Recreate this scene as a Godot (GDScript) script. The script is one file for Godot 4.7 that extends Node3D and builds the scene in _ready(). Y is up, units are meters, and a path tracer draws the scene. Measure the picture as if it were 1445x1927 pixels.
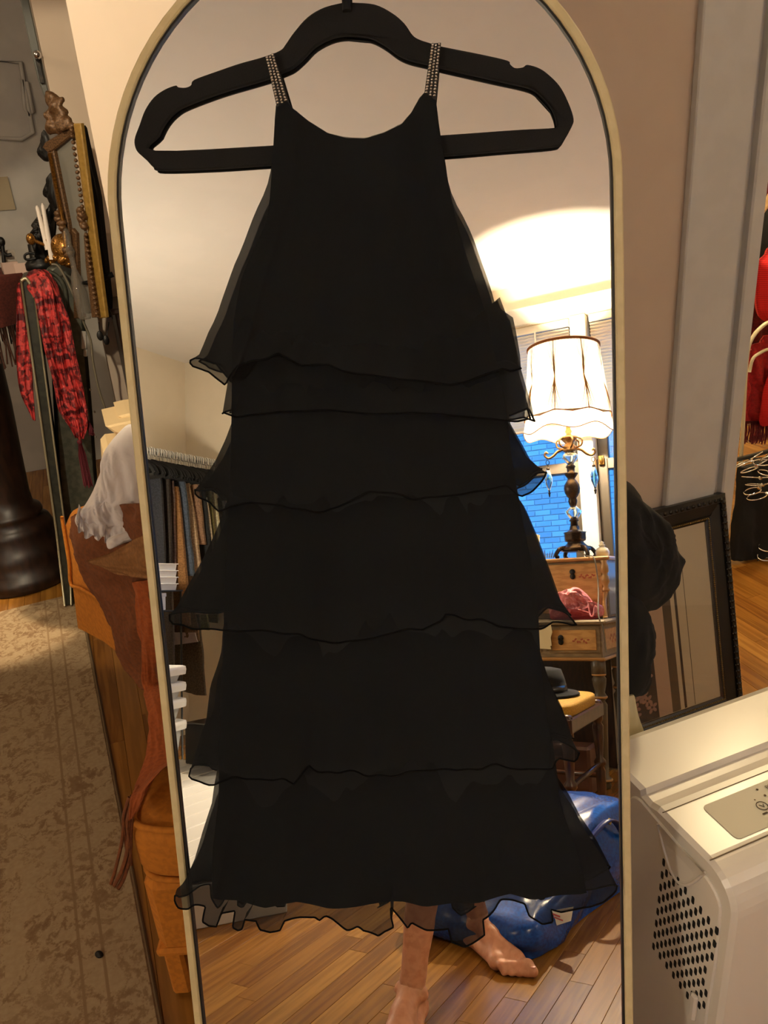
extends Node3D
# A dress on a hanger in front of a leaning arched mirror. Metres, y up, room walls along x and z.
# Lists of whole numbers are millimetres.

const WALL_Z := -1.45      # front wall, behind the mirror
const BACK_Z := 2.72       # window wall behind the photographer
const LEFT_X := -3.31
const RIGHT_X := 2.7
const CEIL := 2.7
const MIRROR_O := Vector3(0.36162, 1.15767, -0.78998)
const MIRROR_B := Basis(Vector3(0.90943, 0.00156, 0.41585), Vector3(0.10389, 0.96743, -0.23084), Vector3(-0.40267, 0.25314, 0.87965))

var taken := {}
var M := {}
var rng := RandomNumberGenerator.new()

func _ready() -> void:
	rng.seed = 7
	# ---- camera, sky, lights, exposure
	var cam := Camera3D.new()
	cam.name = "camera"
	cam.transform = Transform3D(Basis(Vector3(0.927345, -0.07234, 0.367148), Vector3(0.20748, 0.915914, -0.34359), Vector3(-0.31142, 0.394802, 0.864378)), Vector3(0, 1.385, 0))
	cam.fov = 66.057
	cam.near = 0.02
	cam.far = 60.0
	add_child(cam)
	cam.current = true
	var env := Environment.new()
	env.background_mode = Environment.BG_SKY
	var sm := ProceduralSkyMaterial.new()
	sm.sky_top_color = Color(0.24, 0.62, 1.0)
	sm.sky_horizon_color = Color(0.36, 0.70, 1.0)
	sm.ground_horizon_color = Color(0.2, 0.32, 0.46)
	sm.ground_bottom_color = Color(0.12, 0.13, 0.16)
	sm.sky_energy_multiplier = 1.0
	var sky := Sky.new()
	sky.sky_material = sm
	env.sky = sky
	env.background_energy_multiplier = 6.0
	env.tonemap_mode = Environment.TONE_MAPPER_LINEAR
	env.tonemap_exposure = 1.0
	env.sdfgi_enabled = true
	env.ssao_enabled = true
	env.ssil_enabled = true
	var we := WorldEnvironment.new()
	we.name = "environment"
	we.environment = env
	add_child(we)
	# the table lamp by the window, a floor lamp on the right outside the frame, a spot on the left, the next room's lamp
	lamp_light("table_lamp_light", Vector3(-0.39, 1.915, 2.45), Color(1.0, 0.90, 0.74), 8.0, 0.03)
	lamp_light("floor_lamp_light", Vector3(2.3, 1.85, 1.2), Color(1.0, 0.93, 0.84), 0.55, 0.12)
	lamp_light("reading_lamp_light", Vector3(-2.3, 1.45, 0.85), Color(1.0, 0.93, 0.82), 1.5, 0.1)
	lamp_light("closet_lamp_light", Vector3(2.3, 2.45, -2.0), Color(1.0, 0.90, 0.70), 2.5, 0.08)
	lamp_light("hall_lamp_light", Vector3(-1.6, 2.4, -2.6), Color(1.0, 0.88, 0.72), 0.7, 0.1)
	var sp := SpotLight3D.new()
	sp.name = "spot_lamp_light"
	sp.look_at_from_position(Vector3(-0.6, 2.5, -0.2), Vector3(0.0, 1.2, -2.4))
	sp.light_color = Color(1.0, 0.92, 0.78)
	sp.light_energy = 4.6
	sp.light_size = 0.03
	sp.spot_range = 12.0
	sp.spot_attenuation = 2.0
	sp.spot_angle = 20.0
	sp.spot_angle_attenuation = 0.15
	sp.shadow_enabled = true
	add_child(sp)
	var hs := SpotLight3D.new()
	hs.name = "hall_spot_lamp_light"
	hs.look_at_from_position(Vector3(-1.25, 2.45, -3.5), Vector3(-0.52, 0, -2.86))
	hs.light_color = Color(1.0, 0.90, 0.74)
	hs.light_energy = 10.0
	hs.light_size = 0.04
	hs.spot_range = 12.0
	hs.spot_attenuation = 2.0
	hs.spot_angle = 8.5
	hs.spot_angle_attenuation = 0.3
	hs.shadow_enabled = true
	add_child(hs)

	materials()
	build_room()
	build_mirror()
	build_hanger()
	build_dress()
	build_left()
	build_right()
	build_back()
	build_person()

func lamp_light(called: String, at: Vector3, c: Color, energy: float, size: float) -> void:
	var l := OmniLight3D.new()
	l.name = called
	l.position = at
	l.light_color = c
	l.light_energy = energy
	l.light_size = size
	l.omni_range = 12.0
	l.omni_attenuation = 2.0
	l.shadow_enabled = true
	add_child(l)

# ------------------------------------------------------------------ helpers
class MB:
	# collects triangles; sharp or smooth
	var st := SurfaceTool.new()
	var tint := Color(1, 1, 1)
	func _init() -> void:
		st.begin(Mesh.PRIMITIVE_TRIANGLES)
	func sg(smooth: bool) -> void:
		st.set_smooth_group(0 if smooth else 0xFFFFFFFF)
	func v(p: Vector3, uv := Vector2.ZERO) -> void:
		st.set_color(tint)
		st.set_uv(uv)
		st.add_vertex(p)
	func tri(a: Vector3, b: Vector3, c: Vector3) -> void:
		v(a); v(b); v(c)
	func quad(a: Vector3, b: Vector3, c: Vector3, d: Vector3) -> void:
		tri(a, b, c); tri(a, c, d)
	func box(c: Vector3, s: Vector3, b := Basis.IDENTITY, bev := 0.0) -> void:
		sg(false)
		var h := s * 0.5
		if bev <= 0.0:
			var p := []
			for k in 8:
				p.append(c + b * Vector3(h.x * (1 if k & 1 else -1), h.y * (1 if k & 2 else -1), h.z * (1 if k & 4 else -1)))
			quad(p[0], p[1], p[3], p[2]); quad(p[5], p[4], p[6], p[7])
			quad(p[4], p[0], p[2], p[6]); quad(p[1], p[5], p[7], p[3])
			quad(p[2], p[3], p[7], p[6]); quad(p[4], p[5], p[1], p[0])
			return
		var e: float = min(bev, min(h.x, min(h.y, h.z)) * 0.99)
		var q := {}
		for sx in [-1, 1]:
			for sy in [-1, 1]:
				for sz in [-1, 1]:
					var s3 := Vector3(sx, sy, sz)
					for ax in 3:
						var w := h - Vector3.ONE * e
						w[ax] = h[ax]
						q[[sx, sy, sz, ax]] = c + b * (w * s3)
		for ax in 3:
			var a1 := (ax + 1) % 3
			var a2 := (ax + 2) % 3
			for s0 in [-1, 1]:
				var f := []
				for t in [[-1, -1], [1, -1], [1, 1], [-1, 1]]:
					var key := [0, 0, 0, ax]
					key[ax] = s0; key[a1] = t[0]; key[a2] = t[1]
					f.append(q[key])
				if s0 > 0: quad(f[3], f[2], f[1], f[0])
				else: quad(f[0], f[1], f[2], f[3])
			for s1 in [-1, 1]:
				for s2 in [-1, 1]:
					var ka := []
					for t in [-1, 1]:
						for which in [a1, a2]:
							var key := [0, 0, 0, which]
							key[ax] = t; key[a1] = s1; key[a2] = s2
							ka.append(q[key])
					if s1 * s2 > 0: quad(ka[0], ka[1], ka[3], ka[2])
					else: quad(ka[2], ka[3], ka[1], ka[0])
		for sx in [-1, 1]:
			for sy in [-1, 1]:
				for sz in [-1, 1]:
					if sx * sy * sz > 0: tri(q[[sx, sy, sz, 2]], q[[sx, sy, sz, 1]], q[[sx, sy, sz, 0]])
					else: tri(q[[sx, sy, sz, 0]], q[[sx, sy, sz, 1]], q[[sx, sy, sz, 2]])
	func grid(rows: Array, smooth := true, close_u := false, close_v := false, uvs := Vector2(1, 1)) -> void:
		sg(smooth)
		var nr := rows.size()
		var nc: int = rows[0].size()
		for i in (nr if close_v else nr - 1):
			var r0 = rows[i]
			var r1 = rows[(i + 1) % nr]
			for j in (nc if close_u else nc - 1):
				var k := (j + 1) % nc
				var ua := Vector2(float(j) / nc, float(i) / nr) * uvs
				var ub := Vector2(float(j + 1) / nc, float(i + 1) / nr) * uvs
				v(r0[j], ua); v(r0[k], Vector2(ub.x, ua.y)); v(r1[k], ub)
				v(r0[j], ua); v(r1[k], ub); v(r1[j], Vector2(ua.x, ub.y))
	func fan(ring: Array, smooth := false, flip := false) -> void:
		sg(smooth)
		var c := Vector3.ZERO
		for p in ring: c += p
		c /= ring.size()
		for j in ring.size():
			if flip: tri(c, ring[(j + 1) % ring.size()], ring[j])
			else: tri(c, ring[j], ring[(j + 1) % ring.size()])
	func lathe(prof: Array, xf := Transform3D.IDENTITY, seg := 24, wob := 0.0, lobes := 0) -> void:
		# prof: [radius, height] pairs flattened in millimetres
		var rows := []
		for i in range(0, prof.size(), 2):
			var r := []
			for j in seg:
				var a := TAU * j / seg
				var rr: float = prof[i] * 0.001 * (1.0 + (wob * cos(a * lobes) if lobes > 0 else 0.0))
				r.append(xf * Vector3(cos(a) * rr, prof[i + 1] * 0.001, -sin(a) * rr))
			rows.append(r)
		grid(rows, true, true)
	func tube(path: Array, rad, seg := 8, closed := false, flat := 1.0, up := Vector3.UP) -> void:
		# rad: number or array; flat: squash along the second axis
		var n := path.size()
		var rows := []
		var nrm := Vector3.ZERO
		for i in n:
			var a: Vector3 = path[(i - 1 + n) % n] if (closed or i > 0) else path[i]
			var b: Vector3 = path[(i + 1) % n] if (closed or i < n - 1) else path[i]
			var t := (b - a).normalized()
			if t == Vector3.ZERO: t = Vector3.UP
			if i == 0:
				nrm = up - t * up.dot(t)
				if nrm.length() < 0.05: nrm = Vector3.RIGHT - t * t.x
				if nrm.length() < 0.05: nrm = Vector3.BACK - t * t.z
			else:
				nrm = nrm - t * nrm.dot(t)
			nrm = nrm.normalized()
			var bn := t.cross(nrm)
			var r: float = rad[i] if rad is Array else rad
			var row := []
			for j in seg:
				var g := TAU * j / seg
				row.append(path[i] + nrm * (cos(g) * r * flat) + bn * (sin(g) * r))
			rows.append(row)
		grid(rows, true, true, closed)
		if not closed:
			fan(rows[0], true); fan(rows[n - 1], true, true)
	func ball(c: Vector3, r: Vector3, b := Basis.IDENTITY, seg := 12, rings := 8) -> void:
		var rows := []
		for i in rings + 1:
			var th := PI * i / rings
			var row := []
			for j in seg:
				var g := TAU * j / seg
				row.append(c + b * (Vector3(sin(th) * cos(g), cos(th), -sin(th) * sin(g)) * r))
			rows.append(row)
		grid(rows, true, true)
	func prism(poly: PackedVector2Array, depth: float, xf := Transform3D.IDENTITY, bev := 0.0, smooth_side := false) -> void:
		# poly in xy, from z = 0 to z = depth; bev shrinks the two faces
		var idx := Geometry2D.triangulate_polygon(poly)
		var inner := poly
		if bev > 0.0:
			inner = PackedVector2Array()
			var n := poly.size()
			var area := 0.0
			for i in n: area += poly[i].cross(poly[(i + 1) % n])
			var s := 1.0 if area > 0 else -1.0
			for i in n:
				var e1 := (poly[i] - poly[(i - 1 + n) % n]).normalized()
				var e2 := (poly[(i + 1) % n] - poly[i]).normalized()
				var nn := (Vector2(-e1.y, e1.x) + Vector2(-e2.y, e2.x)) * s
				nn = nn.normalized() / max(0.5, nn.length() * 0.5)
				inner.append(poly[i] + nn * bev)
		var zs := [[inner, 0.0], [poly, bev], [poly, depth - bev], [inner, depth]] if bev > 0.0 else [[poly, 0.0], [poly, depth]]
		sg(false)
		for k in range(0, idx.size(), 3):
			var f := []
			for t in 3: f.append(inner[idx[k + t]])
			tri(xf * v3(f[0], 0), xf * v3(f[1], 0), xf * v3(f[2], 0))
			tri(xf * v3(f[0], depth), xf * v3(f[2], depth), xf * v3(f[1], depth))
		var rows := []
		for z in zs:
			var r := []
			for p in z[0]: r.append(xf * v3(p, z[1]))
			rows.append(r)
		grid(rows, smooth_side, true)
	static func v3(p: Vector2, z: float) -> Vector3:
		return Vector3(p.x, p.y, z)
	func done() -> ArrayMesh:
		st.index()
		st.generate_normals()
		return st.commit()

func numbered(called: String) -> String:
	if not taken.has(called):
		taken[called] = 0
		return called
	taken[called] += 1
	return "%s_%03d" % [called, taken[called]]

func thing(called: String, label: String, category: String, at := Vector3.ZERO, turn := 0.0, group := "") -> Node3D:
	var o := Node3D.new()
	o.name = numbered(called)
	add_child(o, true)
	o.position = at
	o.rotation.y = turn
	tag(o, label, category, group)
	return o

func tag(o: Node, label: String, category: String, group := "") -> void:
	o.set_meta("label", label)
	o.set_meta("category", category)
	if group != "": o.set_meta("group", group)

func obj(called: String, mb: MB, mat: Material, parent: Node = null) -> MeshInstance3D:
	return put(called, mb.done(), mat, parent)

func put(called: String, mesh: Mesh, mat: Material, parent: Node = null) -> MeshInstance3D:
	var o := MeshInstance3D.new()
	o.mesh = mesh
	o.material_override = mat
	if parent == null:
		o.name = numbered(called)
		add_child(o, true)
	else:
		var n := 0
		var want := called
		while parent.has_node(NodePath(want)):
			n += 1
			want = "%s_%03d" % [called, n]
		o.name = want
		parent.add_child(o, true)
	return o

func struct(called: String, mb: MB, mat: Material) -> MeshInstance3D:
	var o := obj(called, mb, mat)
	o.set_meta("kind", "structure")
	return o

func dup(src: Node3D, base: String, label: String, xf: Transform3D) -> Node3D:
	var c: Node3D = src.duplicate()
	c.name = numbered(base)
	add_child(c, true)
	c.transform = xf
	c.set_meta("label", label)
	return c

func q3(a: Array) -> Vector3:
	return Vector3(a[0], a[1], a[2]) * 0.001

func p3(a: Array) -> Array:
	var r := []
	for i in range(0, a.size(), 3): r.append(Vector3(a[i], a[i + 1], a[i + 2]) * 0.001)
	return r

func p2(a: Array) -> PackedVector2Array:
	var r := PackedVector2Array()
	for i in range(0, a.size(), 2): r.append(Vector2(a[i], a[i + 1]) * 0.001)
	return r

func rounded(line: PackedVector2Array, n := 4) -> PackedVector2Array:
	# closed outline through the points, corners softened
	var r := PackedVector2Array()
	var m := line.size()
	for i in m:
		for k in n:
			r.append(line[i].cubic_interpolate(line[(i + 1) % m], line[(i - 1 + m) % m], line[(i + 2) % m], float(k) / n))
	return r

func along(line: PackedVector2Array, t: float) -> Vector2:
	# point at share t of the length of a polyline
	var total := 0.0
	for i in line.size() - 1: total += line[i].distance_to(line[i + 1])
	var want := clampf(t, 0, 1) * total
	for i in line.size() - 1:
		var d := line[i].distance_to(line[i + 1])
		if want <= d or i == line.size() - 2:
			return line[i].lerp(line[i + 1], want / maxf(d, 1e-6))
		want -= d
	return line[-1]

func smooth3(pts: Array, n: int, closed := false) -> Array:
	# Catmull-Rom through the points
	var out := []
	var m := pts.size()
	var segs := m if closed else m - 1
	for i in segs:
		var a: Vector3 = pts[(i - 1 + m) % m] if (closed or i > 0) else pts[0]
		var b: Vector3 = pts[i]
		var c: Vector3 = pts[(i + 1) % m]
		var d: Vector3 = pts[(i + 2) % m] if (closed or i + 2 < m) else pts[m - 1]
		for k in n:
			out.append(b.cubic_interpolate(c, a, d, float(k) / n))
	if not closed: out.append(pts[m - 1])
	return out

func loft(m: MB, lines: Array, nu: int, nv: int, amp := 0.0, freq := 30.0, nrm := Vector3.ZERO, seed_ := 1, thick := 0.0) -> Array:
	# cloth through several cross lines, with folds that run along it
	var fine := []
	for l in lines:
		var pl := smooth3(l, 8)
		var row := []
		for j in nu + 1:
			var t := float(j) / nu * (pl.size() - 1)
			var k := mini(int(t), pl.size() - 2)
			row.append(pl[k].lerp(pl[k + 1], t - k))
		fine.append(row)
	var cols := []
	for j in nu + 1:
		var c := []
		for l in fine: c.append(l[j])
		cols.append(smooth3(c, 8))
	var rows := []
	var nz := FastNoiseLite.new()
	nz.seed = seed_
	nz.frequency = 1.0
	var n0: int = cols[0].size()
	for i in nv + 1:
		var t := float(i) / nv * (n0 - 1)
		var k := mini(int(t), n0 - 2)
		var row := []
		for j in nu + 1:
			var p: Vector3 = cols[j][k].lerp(cols[j][k + 1], t - k)
			if amp > 0.0:
				p += nrm * amp * (sin(float(j) / nu * freq + 2.5 * nz.get_noise_2d(i * 0.05, j * 0.04)) + nz.get_noise_2d(j * 0.21, i * 0.06) * 1.2)
			row.append(p)
		rows.append(row)
	m.grid(rows, true)
	if thick > 0.0:
		var back := []
		for r in rows:
			var q := []
			for p in r: q.append(p - nrm * thick)
			back.append(q)
		m.grid(back, true)
		m.grid([rows[0], back[0]], true)
		m.grid([rows[-1], back[-1]], true)
		var e0 := []; var e1 := []; var f0 := []; var f1 := []
		for i in rows.size():
			e0.append(rows[i][0]); e1.append(back[i][0]); f0.append(rows[i][-1]); f1.append(back[i][-1])
		m.grid([e0, e1], true)
		m.grid([f0, f1], true)
	return rows

func pillow(m: MB, outline: Array, nrm: Vector3, front: float, back: float, wr := 0.0, seed_ := 1, rings := 12, freq := 9.0, stretch := Vector3.ONE) -> void:
	# a soft closed body over a flat outline
	var pts := smooth3(outline, 4, true)
	var c := Vector3.ZERO
	for p in pts: c += p
	c /= pts.size()
	var nz := FastNoiseLite.new()
	nz.seed = seed_
	nz.frequency = freq
	nz.fractal_octaves = 3
	for side in [1.0, -1.0]:
		var rows := []
		for i in rings + 1:
			var t := float(i) / rings
			var row := []
			for p in pts:
				var q: Vector3 = c + (p - c) * t
				var h := sqrt(maxf(0.0, 1.0 - t * t))
				var w := 0.0
				if wr > 0.0:
					var s := q * stretch
					w = nz.get_noise_3d(s.x, s.y, s.z) * wr * minf(1.0, (1.0 - t) * 5.0)
					w += absf(nz.get_noise_3d(s.x * 2.3 + 9.0, s.y * 2.3, s.z * 2.3)) * wr * 0.7 * minf(1.0, (1.0 - t) * 5.0)
				row.append(q + nrm * side * ((front if side > 0 else back) * h + w))
			rows.append(row)
		m.grid(rows, true, true)

func solid(m: MB, pts: Array, right: Vector3, depth: float, bev := 0.0, smooth_side := false) -> void:
	# a flat outline given in the world, thickened backwards (away from right x up) by depth
	var xf := frame_of(pts[0], right, Vector3.UP)
	var inv := xf.affine_inverse()
	var poly := PackedVector2Array()
	for p in pts:
		var q: Vector3 = inv * p
		poly.append(Vector2(q.x, q.y))
	m.prism(poly, depth, xf.translated_local(Vector3(0, 0, -depth)), bev, smooth_side)

func frame_of(at: Vector3, right: Vector3, up: Vector3) -> Transform3D:
	var r := right.normalized()
	var u := (up - r * up.dot(r)).normalized()
	return Transform3D(Basis(r, u, r.cross(u)), at)

# ------------------------------------------------------------------ materials
func mat(c: Color, rough := 0.6, metal := 0.0, spec := 0.5) -> StandardMaterial3D:
	var m := StandardMaterial3D.new()
	m.albedo_color = c
	m.roughness = rough
	m.metallic = metal
	m.metallic_specular = spec
	m.cull_mode = BaseMaterial3D.CULL_DISABLED
	return m

func noise_tex(freq: float, a: Color, b: Color, seed_ := 1, oct := 4, size := 256, stretch := Vector2(1, 1), lo := 0.3, hi := 0.7) -> ImageTexture:
	# seamless colour texture between a and b
	var n := FastNoiseLite.new()
	n.seed = seed_
	n.frequency = freq
	n.fractal_octaves = oct
	n.noise_type = FastNoiseLite.TYPE_SIMPLEX_SMOOTH
	var w := int(size * stretch.x)
	var h := int(size * stretch.y)
	var src := n.get_seamless_image(size, size)
	src.resize(w, h, Image.INTERPOLATE_CUBIC)
	var im := Image.create(w, h, false, Image.FORMAT_RGB8)
	for y in h:
		for x in w:
			var t := smoothstep(lo, hi, src.get_pixel(x, y).r)
			im.set_pixel(x, y, a.lerp(b, t))
	return ImageTexture.create_from_image(im)

func tex_mat(t: Texture2D, scale: Vector3, rough := 0.6, world := false, metal := 0.0) -> StandardMaterial3D:
	var m := mat(Color.WHITE, rough, metal)
	m.albedo_texture = t
	m.uv1_triplanar = true
	m.uv1_world_triplanar = world
	m.uv1_scale = scale
	return m

func materials() -> void:
	M.wall = tex_mat(noise_tex(0.02, Color(0.765, 0.695, 0.62), Color(0.777, 0.708, 0.633), 3), Vector3.ONE * 0.7, 0.75, true)
	M.room = tex_mat(noise_tex(0.02, Color(0.85, 0.81, 0.73), Color(0.86, 0.82, 0.742), 4), Vector3.ONE * 0.7, 0.8, true)
	M.ceiling = tex_mat(noise_tex(0.02, Color(0.87, 0.855, 0.84), Color(0.88, 0.865, 0.85), 5), Vector3.ONE * 0.6, 0.85, true)
	M.trim = tex_mat(noise_tex(0.03, Color(0.77, 0.77, 0.755), Color(0.785, 0.785, 0.77), 6), Vector3.ONE * 1.3, 0.45, true)
	M.hall = tex_mat(noise_tex(0.02, Color(0.66, 0.65, 0.63), Color(0.70, 0.69, 0.665), 8), Vector3.ONE * 0.7, 0.8, true)
	M.door_dark = mat(Color(0.33, 0.34, 0.32), 0.5)
	M.iron = tex_mat(noise_tex(0.06, Color(0.10, 0.095, 0.09), Color(0.19, 0.17, 0.15), 31), Vector3.ONE * 5.0, 0.5, false, 0.5)
	M.gold = tex_mat(noise_tex(0.05, Color(0.83, 0.77, 0.60), Color(0.80, 0.74, 0.565), 9), Vector3.ONE * 3.0, 0.5)
	M.rubber = mat(Color(0.05, 0.045, 0.05), 0.5)
	M.mirror = mat(Color(0.95, 0.955, 0.95), 0.0, 1.0)
	M.board = mat(Color(0.25, 0.2, 0.15), 0.8)
	M.subfloor = mat(Color(0.10, 0.06, 0.035), 0.9)
	M.velvet = tex_mat(noise_tex(0.12, Color(0.035, 0.035, 0.037), Color(0.06, 0.06, 0.062), 11, 3), Vector3.ONE * 14.0, 0.95)
	M.chrome = mat(Color(0.85, 0.85, 0.86), 0.12, 1.0)
	M.brass = mat(Color(0.72, 0.56, 0.30), 0.28, 1.0)
	M.lining = mat(Color(0.12, 0.125, 0.13), 0.9, 0.0, 0.2)
	M.chiffon = mat(Color(0.125, 0.13, 0.135, 0.74), 0.85, 0.0, 0.2)
	M.chiffon.transparency = BaseMaterial3D.TRANSPARENCY_ALPHA
	M.hem = mat(Color(0.05, 0.05, 0.052), 0.9, 0.0, 0.2)
	M.crystal = mat(Color(0.75, 0.73, 0.7), 0.12, 0.85)
	M.strap = mat(Color(0.10, 0.085, 0.075), 0.6)
	# oak strips: grain drawn out along z
	M.oak = []
	var tones := [[Color(0.49, 0.32, 0.115), Color(0.565, 0.385, 0.15)], [Color(0.45, 0.29, 0.095), Color(0.52, 0.345, 0.13)], [Color(0.53, 0.36, 0.14), Color(0.60, 0.425, 0.18)], [Color(0.42, 0.26, 0.085), Color(0.50, 0.32, 0.115)], [Color(0.50, 0.33, 0.125), Color(0.545, 0.365, 0.14)]]
	for k in tones.size():
		var t := noise_tex(0.02, tones[k][0], tones[k][1], 40 + k, 5, 256, Vector2(1, 1), 0.25, 0.75)
		var o := tex_mat(t, Vector3(9.0, 9.0, 0.55), 0.26, true)
		o.uv1_offset = Vector3(k * 0.37, 0, k * 0.21)
		M.oak.append(o)
	M.sash = mat(Color(0.20, 0.175, 0.15), 0.45)
	M.pane = mat(Color(0.02, 0.025, 0.03, 0.05), 0.02)
	M.pane.transparency = BaseMaterial3D.TRANSPARENCY_ALPHA
	M.blind = mat(Color(0.90, 0.89, 0.86), 0.5)
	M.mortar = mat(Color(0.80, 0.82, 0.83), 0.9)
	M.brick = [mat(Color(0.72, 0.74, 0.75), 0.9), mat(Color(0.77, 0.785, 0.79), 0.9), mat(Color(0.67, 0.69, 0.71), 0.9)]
	M.dark_wood = tex_mat(noise_tex(0.03, Color(0.10, 0.055, 0.035), Color(0.18, 0.10, 0.06), 51, 4), Vector3(6, 1.2, 6), 0.4)
	M.warm_wood = tex_mat(noise_tex(0.03, Color(0.20, 0.11, 0.06), Color(0.30, 0.17, 0.10), 52, 4), Vector3(6, 1.2, 6), 0.4)
	M.pale_wood = tex_mat(noise_tex(0.03, Color(0.72, 0.58, 0.40), Color(0.80, 0.67, 0.48), 53, 4), Vector3(6, 1.2, 6), 0.4)
	M.table_cloth = tex_mat(noise_tex(0.08, Color(0.30, 0.12, 0.09), Color(0.40, 0.17, 0.12), 54, 3), Vector3.ONE * 5.0, 0.95)
	M.fringe = mat(Color(0.27, 0.15, 0.10), 0.9)
	M.card_pink = mat(Color(0.72, 0.62, 0.57), 0.8)
	M.card_grey = mat(Color(0.55, 0.52, 0.48), 0.8)
	M.black_iron = tex_mat(noise_tex(0.1, Color(0.03, 0.03, 0.03), Color(0.07, 0.065, 0.06), 55, 3), Vector3.ONE * 6.0, 0.45, false, 0.3)
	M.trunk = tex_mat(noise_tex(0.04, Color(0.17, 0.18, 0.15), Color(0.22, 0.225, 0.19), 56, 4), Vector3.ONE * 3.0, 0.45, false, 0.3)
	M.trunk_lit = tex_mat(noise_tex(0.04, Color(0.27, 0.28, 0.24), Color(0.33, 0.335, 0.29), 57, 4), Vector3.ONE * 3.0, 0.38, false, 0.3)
	M.pale_metal = mat(Color(0.68, 0.65, 0.54), 0.35, 0.6)
	M.chrome_dull = mat(Color(0.80, 0.79, 0.76), 0.28, 0.45)
	M.scarf = tex_mat(noise_tex(0.045, Color(0.27, 0.02, 0.05), Color(0.80, 0.25, 0.24), 58, 3, 256, Vector2(1, 1), 0.47, 0.54), Vector3.ONE * 2.8, 0.6)
	M.tassel = mat(Color(0.34, 0.03, 0.10), 0.7)
	M.lead = mat(Color(0.42, 0.39, 0.32), 0.5)
	M.gilt = tex_mat(noise_tex(0.08, Color(0.36, 0.23, 0.08), Color(0.62, 0.44, 0.18), 59, 4), Vector3.ONE * 8.0, 0.32, false, 0.7)
	M.gilt_dull = tex_mat(noise_tex(0.08, Color(0.29, 0.20, 0.12), Color(0.46, 0.34, 0.22), 60, 4), Vector3.ONE * 8.0, 0.45, false, 0.35)
	M.gilt_bright = tex_mat(noise_tex(0.05, Color(0.58, 0.45, 0.20), Color(0.66, 0.52, 0.25), 61, 4), Vector3.ONE * 4.0, 0.5, false, 0.15)
	M.old_glass = mat(Color(0.46, 0.45, 0.42), 0.3)
	M.smoke_glass = mat(Color(0.5, 0.48, 0.44, 0.35), 0.05)
	M.smoke_glass.transparency = BaseMaterial3D.TRANSPARENCY_ALPHA
	M.wax = mat(Color(0.86, 0.82, 0.78), 0.5)
	M.paper_dim = mat(Color(0.62, 0.57, 0.47), 0.9)
	M.ochre = tex_mat(noise_tex(0.06, Color(0.71, 0.43, 0.10), Color(0.78, 0.48, 0.125), 62, 4), Vector3.ONE * 4.0, 0.85)
	M.suede = tex_mat(noise_tex(0.07, Color(0.55, 0.27, 0.10), Color(0.63, 0.32, 0.125), 63, 4), Vector3.ONE * 5.0, 0.9)
	M.suede_dark = tex_mat(noise_tex(0.07, Color(0.39, 0.21, 0.09), Color(0.47, 0.255, 0.11), 64, 4), Vector3.ONE * 5.0, 0.9)
	M.suede_mid = tex_mat(noise_tex(0.07, Color(0.47, 0.31, 0.16), Color(0.55, 0.37, 0.20), 164, 4), Vector3.ONE * 5.0, 0.8)
	M.cream_cloth = mat(Color(0.86, 0.76, 0.58), 0.9)
	M.white_cloth = mat(Color(0.88, 0.85, 0.84), 0.9)
	M.rug = rug_mat()
	M.rug_edge = mat(Color(0.42, 0.34, 0.24), 0.95)
	M.white_plastic = mat(Color(0.88, 0.86, 0.82), 0.28)
	M.white_plastic_shade = mat(Color(0.86, 0.84, 0.80), 0.35)
	M.slot_black = mat(Color(0.02, 0.022, 0.028), 0.8)
	M.seam = mat(Color(0.40, 0.34, 0.26), 0.8)
	M.control = mat(Color(0.74, 0.72, 0.65), 0.5)
	M.print_brown = mat(Color(0.30, 0.24, 0.17), 0.8)
	M.print_dark = mat(Color(0.13, 0.09, 0.07), 0.8)
	M.print_band = mat(Color(0.30, 0.26, 0.19), 0.8)
	M.print_pink = mat(Color(0.74, 0.63, 0.55), 0.8)
	M.print_blossom = mat(Color(0.62, 0.48, 0.45), 0.8)
	M.print_leaf = mat(Color(0.66, 0.52, 0.30), 0.8)
	M.black_frame = mat(Color(0.055, 0.05, 0.045), 0.35)
	M.black_gloss = mat(Color(0.075, 0.06, 0.05), 0.25)
	M.frame_gilt = mat(Color(0.50, 0.42, 0.22), 0.4, 0.6)
	M.mount = mat(Color(0.80, 0.75, 0.64), 0.85)
	M.black_fleece = tex_mat(noise_tex(0.15, Color(0.035, 0.035, 0.038), Color(0.065, 0.065, 0.07), 65, 3), Vector3.ONE * 10.0, 0.98)
	M.cream_paper = mat(Color(0.78, 0.74, 0.60), 0.8)
	M.cream_metal = mat(Color(0.82, 0.78, 0.66), 0.3)
	M.black_cloth = tex_mat(noise_tex(0.1, Color(0.02, 0.02, 0.022), Color(0.05, 0.05, 0.05), 66, 3), Vector3.ONE * 7.0, 0.9)
	M.red_knit = knit_mat(Color(0.86, 0.07, 0.06), Color(0.62, 0.03, 0.03))
	M.crimson = tex_mat(noise_tex(0.05, Color(0.34, 0.03, 0.06), Color(0.46, 0.05, 0.08), 67, 3), Vector3.ONE * 6.0, 0.8)
	M.red_shawl = tex_mat(noise_tex(0.05, Color(0.55, 0.05, 0.07), Color(0.68, 0.09, 0.09), 68, 3), Vector3.ONE * 6.0, 0.75)
	M.desk_frame = tex_mat(noise_tex(0.03, Color(0.44, 0.37, 0.27), Color(0.52, 0.44, 0.32), 81, 4), Vector3(1.2, 6, 6), 0.45)
	M.desk_top = tex_mat(noise_tex(0.03, Color(0.50, 0.44, 0.36), Color(0.56, 0.50, 0.41), 82, 4), Vector3(1.2, 6, 6), 0.22)
	M.desk_panel = tex_mat(noise_tex(0.03, Color(0.66, 0.49, 0.28), Color(0.74, 0.57, 0.34), 83, 4), Vector3(1.2, 6, 6), 0.45)
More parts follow.
